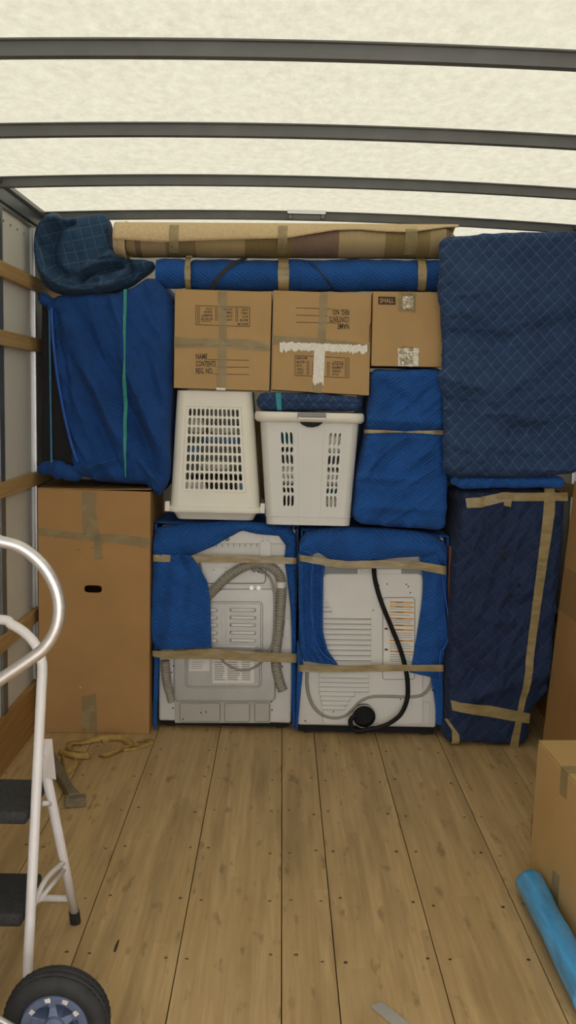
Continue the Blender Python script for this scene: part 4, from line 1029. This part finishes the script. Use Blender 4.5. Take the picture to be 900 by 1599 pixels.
# rolled rug
Y0 = 4.23
drp = lambda u: 2.2*math.sin(u*5+1)
mb = roll_profile(180, 718, 346, 398, Y0+.012, .20, 5, .003, 80, 28, lambda u: -2+4*u)
t = thing('rolled_rug', (P(450, 400, Y0).x, Y0+.11, P(450, 401, Y0).z), 'rolled patchwork rug showing its tan backing, lying highest across the load', 'rug')
mb.build('rug_roll', 'rug', t, smooth=True)
c0 = [P(450, 346, Y0+.012), P(450, 401, Y0+.012)]
def flap(u, v):
    px = lerp(176, 719, u); dz = -2+4*u
    a_, b__ = P(px, 344+dz, Y0), P(px, 400+dz, Y0); c = (a_+b__)/2; hz = (a_.z-b__.z)/2+.002; hy = .112
    e0 = pl(((185, -.14), (250, -.27), (340, -.13), (450, .0), (500, .34), (525, .52), (560, .58), (600, .44), (640, .40), (670, .60), (700, .86), (719, .9)), px)
    an = lerp(math.radians(150), e0, v)                       # over the crown and down the near side
    p = Vector((c.x, Y0+.112-hy*math.cos(an), c.z+hz*math.sin(an))); p.y -= .004*v; return p
MB().grid(flap, 80, 16).build('loose_edge', 'rugback', t, smooth=True, solid=.006)
for k in range(5):
    px = 181+k*2.2; r_ = 1-.10*k; c = (P(px, 344, Y0)+P(px, 400, Y0))/2; hz = .080*(1-.04*(4-k))
    ring_ = [Vector((c.x-.01+.004*k, Y0+.112-.108*math.cos(a_)*(1-.03*(4-k)), c.z+.003+hz*math.sin(a_))) for a_ in [2*math.pi*j/24 for j in range(24)]]
    MB().tube(ring_, .0065, 6, closed=True).build('end_layer', 'rugback', t, smooth=True)
tr_ = mb.bvh()
for x0, x1 in ((264, 279), (434, 449), (633, 652)):
    u = (x0-176)/543; dz = -2+4*u; pts = []
    mbt = MB(); vs = []
    for j in range(15):
        an = lerp(math.radians(140), math.radians(-50), j/14)
        for px in (x0, x1):
            a_, b__ = P(px, 344+dz, Y0), P(px, 400+dz, Y0); c = (a_+b__)/2; hz = (a_.z-b__.z)/2+.004
            vs.append(Vector((c.x, Y0+.112-.121*math.cos(an), c.z+hz*math.sin(an))))
    mbt.add(vs, [(2*j, 2*j+1, 2*j+3, 2*j+2) for j in range(14)]).build('tape_band', 'tape_clear', t, smooth=True)
# large navy quilted bundle, high at the right
Y0 = 4.095
def wav(p, u, v): return .010*math.sin(v*17+1.3*math.sin(u*3)+.6)*(1-.4*u)
mb = soft([(0, 699), (.3, 694), (.7, 690), (1, 688)], [(0, 908), (.5, 911), (1, 911)], [(0, 371), (.1, 368), (.5, 364), (1, 360)], [(0, 742), (.5, 742), (1, 738)], Y0, 4.175, .035, (90, 12, 140), .008, 5,
          [(700, 520, 800, 528, .02, -.016), (790, 527, 900, 500, .025, -.012), (695, 590, 770, 612, .02, .016), (700, 625, 780, 640, .018, -.016), (760, 640, 880, 665, .02, .012), (800, 672, 900, 660, .02, -.016),
           (700, 688, 760, 715, .02, .014), (745, 710, 830, 715, .02, -.014), (750, 640, 900, 530, .03, .014), (690, 470, 760, 500, .03, .010)], wav, 4, .010, 8)
tag(mb.build('quilted_bundle', 'navy', smooth=True), 'large flat bundle in navy diamond quilt, standing on the folded blue blanket', 'wrapped bundle')
# folded blue blanket beneath it
Y0 = 4.105
mb = soft([(0, 716), (1, 714)], [(0, 884), (1, 884)], [(0, 746.5), (1, 745)], [(0, 764), (1, 763)], Y0, 4.45, .03, (50, 12, 10), .003, 10, seed=6)
for k, (x, y) in enumerate(((710, 750), (716, 753), (722, 754))):
    q_ = lumpy([P(x-4, y, Y0+.03), P(x+1, y+1, Y0+.02), P(x+8, y, Y0+.02)], .018, k); mb.add(q_.v, q_.f)
tag(mb.build('folded_blanket', 'blue', smooth=True), 'bright blue blanket folded flat on the navy tower', 'blanket')
# tall navy tower
Y0 = 4.125
mb = soft([(0, 693), (.1, 698), (.3, 700), (.55, 704), (.8, 713), (.95, 722), (1, 712)], [(0, 828), (.10, 831), (.145, 836), (.22, 862), (.4, 868), (.7, 879), (.95, 886), (1, 886)], [(0, 767), (1, 766)], [(0, 1163), (1, 1168)], Y0, 4.8, .035, (76, 14, 150), .008, 5,  # depth added out of view to block light in the gaps
          [(740, 960, 800, 970, .03, .012), (700, 1100, 860, 1050, .03, .014), (760, 960, 870, 930, .03, -.010), (720, 800, 760, 900, .03, .010), (840, 1080, 868, 1060, .02, -.012), (700, 1000, 760, 1080, .03, -.01)], seed=9, wr=.010, wdir=70)
zmin = min(v.z for v in mb.v)
for v in mb.v: v.z = v.z-zmin+.0015 if v.z < .10 else v.z-zmin*(1-min(1, (v.z-.1)/.4))
t = thing('wrapped_tower', (P(760, 1160, Y0).x, 4.32, 0), 'tall narrow piece wrapped in dark navy quilt and tan tape, standing on the floor', 'wrapped bundle')
mb.build('blanket', 'navy2', t, smooth=True); tree = mb.bvh()
taut(tree, [(727, 778), (750, 776), (786, 768), (800, 769), (887, 769)], [(729, 793), (752, 792), (790, 782), (805, 782), (887, 782)], Y0, 40, .004, slack=.001).build('tape_band', 'tape', t, smooth=True)
taut(tree, [(785, 769), (786, 776), (786, 789)], [(802, 769), (799, 776), (797, 791)], Y0, 10, .007).build('tape_tab', 'tape', t, smooth=True)
taut(tree, [(851, 763), (848, 800), (838, 880), (828, 970), (816, 1060), (806, 1115), (795, 1167)], [(867, 763), (866, 800), (853, 880), (841, 970), (828, 1060), (815, 1115), (809, 1167)], Y0, 60, .006, slack=.001).build('tape_band', 'tape', t, smooth=True)
taut(tree, [(703, 1091), (718, 1094), (770, 1101), (827, 1112)], [(705, 1107), (718, 1109), (770, 1119), (826, 1128)], Y0, 30, .009, slack=.0015).build('tape_band', 'tape', t, smooth=True)
taut(tree, [(694, 1122), (706, 1140), (706, 1158), (703, 1163)], [(699, 1122), (717, 1146), (718, 1156), (716, 1163)], Y0, 14, .004, slack=.002).build('tape_end', 'tape', t, smooth=True)
for x, y in ((788, 872), (811, 914), (798, 930)):
    p = P(x, y, Y0); h = tree.ray_cast(Vector((p.x, Y0-1, p.z)), Vector((0, 1, 0)))
    if h[0]: MB().prism([h[0]+Vector((.010*math.cos(k*.7), -.003, .009*math.sin(k*.7))) for k in range(9)], .004).build('stain_patch', 'black', t)
# blue wrapped piece on the dryer
Y0 = 4.18
mb = soft([(0, 553), (.08, 550), (.3, 557), (.55, 572), (.75, 576), (.82, 579), (1, 580)], [(0, 699), (.2, 701), (.35, 701), (.6, 699), (1, 697)], [(0, 577), (1, 575)], [(0, 819), (.4, 825), (1, 829)], Y0, 5.0, .04, (80, 14, 120), .007, 6,  # unseen back extended to darken the space behind the load
          [(575, 655, 690, 660, .016, .012), (572, 674, 692, 674, .014, -.020), (600, 690, 560, 760, .02, .010), (680, 690, 640, 730, .02, .010), (560, 745, 640, 748, .018, .012), (570, 792, 690, 795, .02, .010), (600, 600, 640, 630, .02, -.012), (680, 600, 640, 640, .02, -.010), (640, 690, 600, 740, .02, -.008)], seed=12, wr=.010, wdir=35)
t = thing('wrapped_bundle', (P(630, 825, Y0).x, 4.39, P(630, 826, Y0).z), 'tapering piece wrapped in bright blue quilt with one tape tie, on the dryer', 'wrapped bundle')
mb.build('blanket', 'blue', t, smooth=True); tree = mb.bvh()
taut(tree, [(570, 671), (600, 671.5), (632, 674), (660, 672.5), (693, 672)], [(570, 677), (600, 676), (632, 675.5), (660, 677), (693, 679)], Y0, 40, .004).build('tape_band', 'tape', t, smooth=True)
# folded dark blanket on the hamper
Y0 = 4.20
mb = soft([(0, 403), (.5, 399.5), (1, 402)], [(0, 564), (.5, 569), (1, 566)], [(0, 612.5), (.6, 614), (1, 620)], [(0, 641.5), (1, 643)], Y0, 4.52, .04, (50, 14, 12), .004, 9, [(402, 628, 566, 631, .004, -.010)], seed=15)
t = thing('folded_blanket', (P(484, 642, Y0).x, 4.36, P(484, 642, Y0).z), 'dark navy blanket folded on the hamper, a teal ribbon round it', 'blanket')
mb.build('blanket', 'navy', t, smooth=True); tree = mb.bvh()
taut(tree, [(430.5, 613), (431.5, 625), (433, 640.5)], [(439, 613), (439.5, 625), (440, 640.5)], Y0, 12, .003).build('ribbon', 'teal', t, smooth=True)
# thin red-brown board between dryer and tower
q = pxs([(699.5, 965), (702, 965), (708, 853), (701.5, 853)], 4.20)
tag(MB().hexa(q, .2).build('wooden_board', 'red_wood', bevel=.002), 'thin red-brown board wedged between the dryer and the navy tower', 'board')

# ------------------------------------------------------------------ step ladder
t_lab = 'white tubular step ladder with black treads and an arched top rail'
RT = .0130
fr = G(40, 1592); topR = P(66, 1050, 2.40)
xr_f, xr_t = fr.x, topR.x
cxl = -.835; hwf, hwt = xr_f-cxl, xr_t-cxl
t = thing('step_ladder', (cxl, 2.45, 0), t_lab, 'ladder')
def rail_pt(s, w): return Vector((cxl+s*lerp(hwf, hwt, w), lerp(fr.y, topR.y, w), lerp(.015, topR.z, w)))
arc_ = [P(66, 1050, 2.40), P(65, 1032, 2.405), P(57, 1009, 2.415), P(40, 989, 2.42), (P(18, 975, 2.425)), P(-4, 967, 2.43)]
right = [rail_pt(1, w) for w in (0, .25, .5, .75, .95)]+arc_
left = [Vector((2*cxl-p.x, p.y, p.z)) for p in right]
MB().tube(smooth_path(right+left[::-1], 5), RT, 14).build('front_rail', 'wpaint', t, smooth=True)
rfoot = G(118, 1441); rfoot.z = .015
rtop = P(63, 1165, 2.385)
for s in (1, -1):
    f_, t_ = rfoot.copy(), rtop.copy()
    if s < 0: f_.x, t_.x = 2*cxl-f_.x, 2*cxl-t_.x
    MB().tube([t_, f_.lerp(t_, .3), f_], RT, 14).build('rear_leg', 'wpaint', t, smooth=True)
    MB().tube([f_.lerp(t_, .045), f_+Vector((0, 0, -.0135))], RT+.0025, 14).build('foot', 'rubber', t, smooth=False)
    ff = rail_pt(s, 0); MB().tube([rail_pt(s, .035), ff+Vector((0, 0, -.0135))], RT+.0025, 14).build('foot', 'rubber', t)
    a_ = rail_pt(s, .285); b__ = f_.lerp(t_, .355)
    MB().tube(smooth_path([a_, a_.lerp(b__, .4)+Vector((0, 0, .028)), b__]), .0075, 8).build('brace', 'wpaint', t, smooth=True)
    k = t_+Vector((.010*s, -.005, -.01))
    MB().add([k+Vector(p) for p in ((-.004, 0, .03), (.012, .03, .02), (.016, .055, -.10), (-.002, 0, -.07), (-.002, .002, .03), (.014, .032, .02), (.018, .057, -.10), (0, .002, -.07))],
             [(0, 1, 2, 3), (7, 6, 5, 4), (0, 4, 5, 1), (1, 5, 6, 2), (2, 6, 7, 3), (3, 7, 4, 0)]).build('hinge_plate', 'wpaint', t)
def leg_pt(s, w): p = rfoot.lerp(rtop, w); return Vector((p.x if s > 0 else 2*cxl-p.x, p.y, p.z))
MB().tube([leg_pt(-1, .125), leg_pt(1, .125)], .0095, 10).build('rear_crossbar', 'wpaint', t, smooth=True)
for pyf in (1286, 1446):
    w = min((abs(P(46, 0, 1).x*0+((lambda q_: (camo.matrix_world.inverted() @ q_))(rail_pt(1, k/200))).y/-((camo.matrix_world.inverted() @ rail_pt(1, k/200)).z)*F-(799.5-pyf)), k/200) for k in range(200))[1]
    a_ = rail_pt(1, w); hw = a_.x-cxl-.016; z = a_.z+.022
    MB().rbox((cxl, a_.y+.085, z), (hw*2, .21, .034), .008).build('tread', 'tread', t, auto=30)
    MB().tube([Vector((cxl-hw-.01, a_.y+.185, z-.012)), Vector((cxl+hw+.012, a_.y+.185, z-.012))], .007, 8).build('tread_bar', 'wpaint', t, smooth=True)
    for s in (1, -1):
        e_ = leg_pt(s, min(1, max(0, (z-.04)/rtop.z)))
        MB().tube([Vector((cxl+s*(hw+.012), a_.y+.10, z-.012)), e_], .007, 8).build('side_link', 'wpaint', t, smooth=True)
# ------------------------------------------------------------------ hand truck
YWh = 1.985; rw = .120
c = P(83, 1612, YWh); c.z = rw+.001
t = thing('hand_truck', (c.x-.05, YWh-.14, 0), 'aluminium hand truck with looped handle and black pneumatic wheels', 'hand truck')
def wheel(Yn, sgn):
    cc = Vector((c.x, Yn, c.z)); prof = []
    wt = .075
    pts = [(.072, .008), (.082, .0), (.098, .002), (.107, .010), (.1105, .016), (.1085, .019), (.1085, .023), (.1125, .025), (.1125, .034), (.1095, .036), (.1095, .040), (.1125, .042), (.1125, .051), (.1085, .053), (.1085, .057), (.1105, .060), (.107, .066), (.098, .073), (.082, .075), (.072, .067)]
    pts = [(a*1.067, b) for a, b in pts]
    mb = MB().lathe(pts, cc, 'y', 96, True)
    for i, v in enumerate(mb.v):
        k, j = divmod(i, len(pts))
        if 4 <= j <= 15 and (k % 2): d_ = Vector((v.x-cc.x, 0, v.z-cc.z)).normalized(); v -= d_*.0022
    w = mb.build('tyre', 'rubber', t, auto=50)
    MB().lathe([(.056, .010), (.073, .003), (.076, .008), (.076, .067), (.073, .072), (.056, .065)], cc, 'y', 48, True).build('rim', 'rim', t, auto=40)
    MB().lathe([(.0, .058), (.058, .058), (.058, .062), (.0, .062)], cc, 'y', 32).build('rim_disc', 'rim', t, auto=40)
    hub = MB().lathe([(.0, .0), (.012, .0), (.014, .004), (.022, .006), (.024, .012), (.024, .060), (.0, .060)], cc, 'y', 24).build('hub', 'rim', t, auto=40)
    for k in range(5):
        an = math.radians(90+72*k+8); d_ = Vector((math.cos(an), 0, math.sin(an))); e_ = Vector((-d_.z, 0, d_.x))
        vs = []
        for r_, hw, y in ((.018, .012, .012), (.040, .007, .020), (.060, .012, .016)):
            for y_ in (y, .058):
                for s in (-1, 1): vs.append(cc+d_*r_+e_*hw*s+Vector((0, y_, 0)))
        fs = []
        for i in (0, 4): fs += [(i, i+1, i+5, i+4), (i+2, i+6, i+7, i+3), (i, i+4, i+6, i+2), (i+1, i+3, i+7, i+5)]
        MB().add(vs, fs).build('spoke', 'rim', t, bevel=.001)
    for an, r_ in ((38, .063), (100, .069), (140, .062), (68, .070)):
        a0 = math.radians(an); q_ = []
        for da, dr in ((-.09, -.005), (.10, -.004), (.09, .005), (-.08, .006)): q_.append(cc+Vector(((r_+dr)*math.cos(a0+da), .002, (r_+dr)*math.sin(a0+da))))
        MB().prism(q_, .0015).build('paper_sticker', 'cl_white', t)
wheel(YWh, 1); wheel(YWh-.40, -1)
MB().tube([Vector((c.x, YWh-.40, c.z)), Vector((c.x, YWh+.055, c.z))], .008, 12).build('axle', 'steel', t, smooth=True)
xr = -.645
for Y in (YWh-.055, YWh-.265):
    MB().tube([Vector((xr, Y, .012)), Vector((xr, Y, .5)), Vector((xr, Y, 1.02))], .013, 12).build('frame_rail', 'alu', t, smooth=True)
    MB().tube([Vector((xr, Y, c.z+.10)), Vector((c.x, Y, c.z))], .008, 10).build('axle_bracket', 'steel', t, smooth=True)
    MB().tube([Vector((xr, Y, c.z-.04)), Vector((c.x, Y, c.z))], .008, 10).build('axle_bracket', 'steel', t, smooth=True)
for z in (.28, .62, 1.0): MB().tube([Vector((xr, YWh-.265, z)), Vector((xr, YWh-.055, z))], .011, 10).build('cross_bar', 'alu', t, smooth=True)
MB().box(xr-.2, xr+.012, YWh-.31, YWh-.01, .002, .010).build('toe_plate', 'alu', t, bevel=.002)
YH_ = YWh-.12
lp = [P(x, y, YH_) for x, y in ((-60, 845), (-25, 842), (2, 846), (34, 856), (64, 880), (84, 911), (92.5, 945), (88, 980), (70, 1011), (42, 1033), (8, 1056), (-30, 1081), (-70, 1107))]
lp[0].x = min(lp[0].x, xr); q_ = lp[-1].copy()
pth = [Vector((xr-.01, YH_, lp[0].z-.05))]+lp[1:-1]+[Vector((xr-.005, YH_, q_.z+.005)), Vector((xr, YH_, .99))]
MB().tube(smooth_path(pth, 8), .0123, 16).build('handle', 'alu', t, smooth=True)
MB().tube([Vector((xr, YH_, .28)), Vector((xr, YH_, 1.22))], .012, 12).build('centre_post', 'alu', t, smooth=True)

# ------------------------------------------------------------------ things on the floor
# grey brace behind the ladder
e0, e1 = G(72, 1178), G(116, 1256)
dv = (e1-e0).normalized(); sv = Vector((-dv.y, dv.x, 0)); Lb = (e1-e0).length
if sv.x < 0: sv = -sv
prof = [(0, .035, .008, .042), (Lb*.5, .034, .006, .038), (Lb*.82, .030, .004, .036), (Lb*.93, .036, .002, .040), (Lb, .040, .002, .044)]
vs = []
for l_, w_, z0, z1 in prof:
    for s, z in ((-1, z0), (1, z0), (1, z1), (-1, z1)): vs.append(e0+dv*l_+sv*s*w_/2*1.1+Vector((0, 0, z)))
fs = [(i*4+j, i*4+(j+1) % 4, i*4+4+(j+1) % 4, i*4+4+j) for i in range(4) for j in range(4)]+[(3, 2, 1, 0), (16, 17, 18, 19)]
br_ = thing('wooden_brace', e1, 'grey weathered wooden brace lying on the planks behind the step ladder', 'brace')
MB().add(vs, fs).build('shaft', 'grey_wood', br_, bevel=.003)
k = e1+dv*.012; sd = (sv*.98+dv*.2).normalized(); dd = Vector((-sd.y, sd.x, 0))
vs = [k+sd*a_+dd*b__+Vector((0, 0, z)) for z in (.001, .036) for a_, b__ in ((-.035, -.022), (.04, -.022), (.04, .022), (-.035, .022))]
MB().add(vs, [(3, 2, 1, 0), (4, 5, 6, 7), (0, 1, 5, 4), (1, 2, 6, 5), (2, 3, 7, 6), (3, 0, 4, 7)]).build('end_block', 'grey_wood', br_, bevel=.003)
# yellow webbing strap
def webbing(pts, w=.026):
    pth = smooth_path([G(x, y).to_3d()+Vector((0, 0, 0)) for x, y, _, _ in pts], 8); n = len(pth); vs = []; m_ = len(pts)-1
    for i, p in enumerate(pth):
        f = i/(n-1)*m_; j = min(int(f), m_-1); tilt = math.radians(lerp(pts[j][2], pts[j+1][2], f-j)); lift = lerp(pts[j][3], pts[j+1][3], f-j)
        d_ = (pth[min(i+1, n-1)]-pth[max(i-1, 0)]).normalized(); s = Vector((-d_.y, d_.x, 0))
        o_ = s*math.cos(tilt)*w/2+Vector((0, 0, math.sin(tilt)*w/2)); c_ = p+Vector((0, 0, lift+.0015+abs(math.sin(tilt))*w/2))
        vs += [c_-o_, c_, c_+o_]
    fs = []
    for i in range(n-1):
        for j in range(2): fs.append((i*3+j, i*3+j+1, i*3+j+4, i*3+j+3))
    return MB().add(vs, fs)
mb = webbing([(92, 1178, 60, 0), (102, 1182, 75, 0), (118, 1186, 60, .004), (140, 1184, 70, 0), (112, 1178, 20, .012), (110, 1166, 10, .01), (130, 1162, 15, .004), (160, 1158, 75, 0), (190, 1158, 60, .004), (203, 1168, 20, 0), (192, 1174, 75, 0), (168, 1184, 70, 0), (154, 1183, 40, 0)])
k = webbing([(97, 1184, 70, 0), (99, 1199, 50, 0), (104, 1207, 30, 0), (118, 1200, 60, 0), (120, 1190, 30, .006)]); mb.add(k.v, k.f)
k = webbing([(160, 1160, 20, 0), (176, 1155, 10, 0), (200, 1160, 20, 0), (206, 1168, 40, 0), (190, 1172, 60, 0), (210, 1170, 10, 0), (236, 1161, 25, 0), (232, 1156, 5, 0), (215, 1160, 10, 0)]); mb.add(k.v, k.f)
tag(mb.build('webbing_strap', 'strap', smooth=True, solid=.002), 'loose yellow webbing strap tangled on the planks before the wardrobe carton', 'strap')
# blue film roll beside the carton
p0, p1 = G(823, 1392), G(921, 1590)
p0.z = p1.z = .043
pth = [p0.lerp(p1, k/30) for k in range(31)]
mb = MB().tube(pth, lambda i: .043*(min(1, (i+.25)*.8)**.4), 20)
for v in mb.v:
    s_ = Vector((v.x*14, v.y*5, v.z*14)); h = noise.noise(s_)+.6*noise.noise(s_*2.2); v.z = max(.001, v.z+.006*h); v.x += .008*noise.noise(s_+Vector((9, 0, 0)))-.02*math.exp(-((v.y-2.55)/.09)**2)*0
tag(mb.build('film_roll', 'film', smooth=True), 'long roll in glossy bright blue plastic film lying beside the kraft carton', 'film roll')
# grey strip near the middle of the floor
q_ = [G(579, 1573), G(597, 1567), G(640, 1601), G(618, 1606)]
vs = [p+Vector((0, 0, .001)) for p in q_]+[p+Vector((0, 0, .005)) for p in q_]
tag(MB().add(vs, [(3, 2, 1, 0), (4, 5, 6, 7), (0, 1, 5, 4), (1, 2, 6, 5), (2, 3, 7, 6), (3, 0, 4, 7)]).build('metal_strip', 'steel_d'), 'short flat grey metal strip lying alone on the planks', 'strip')
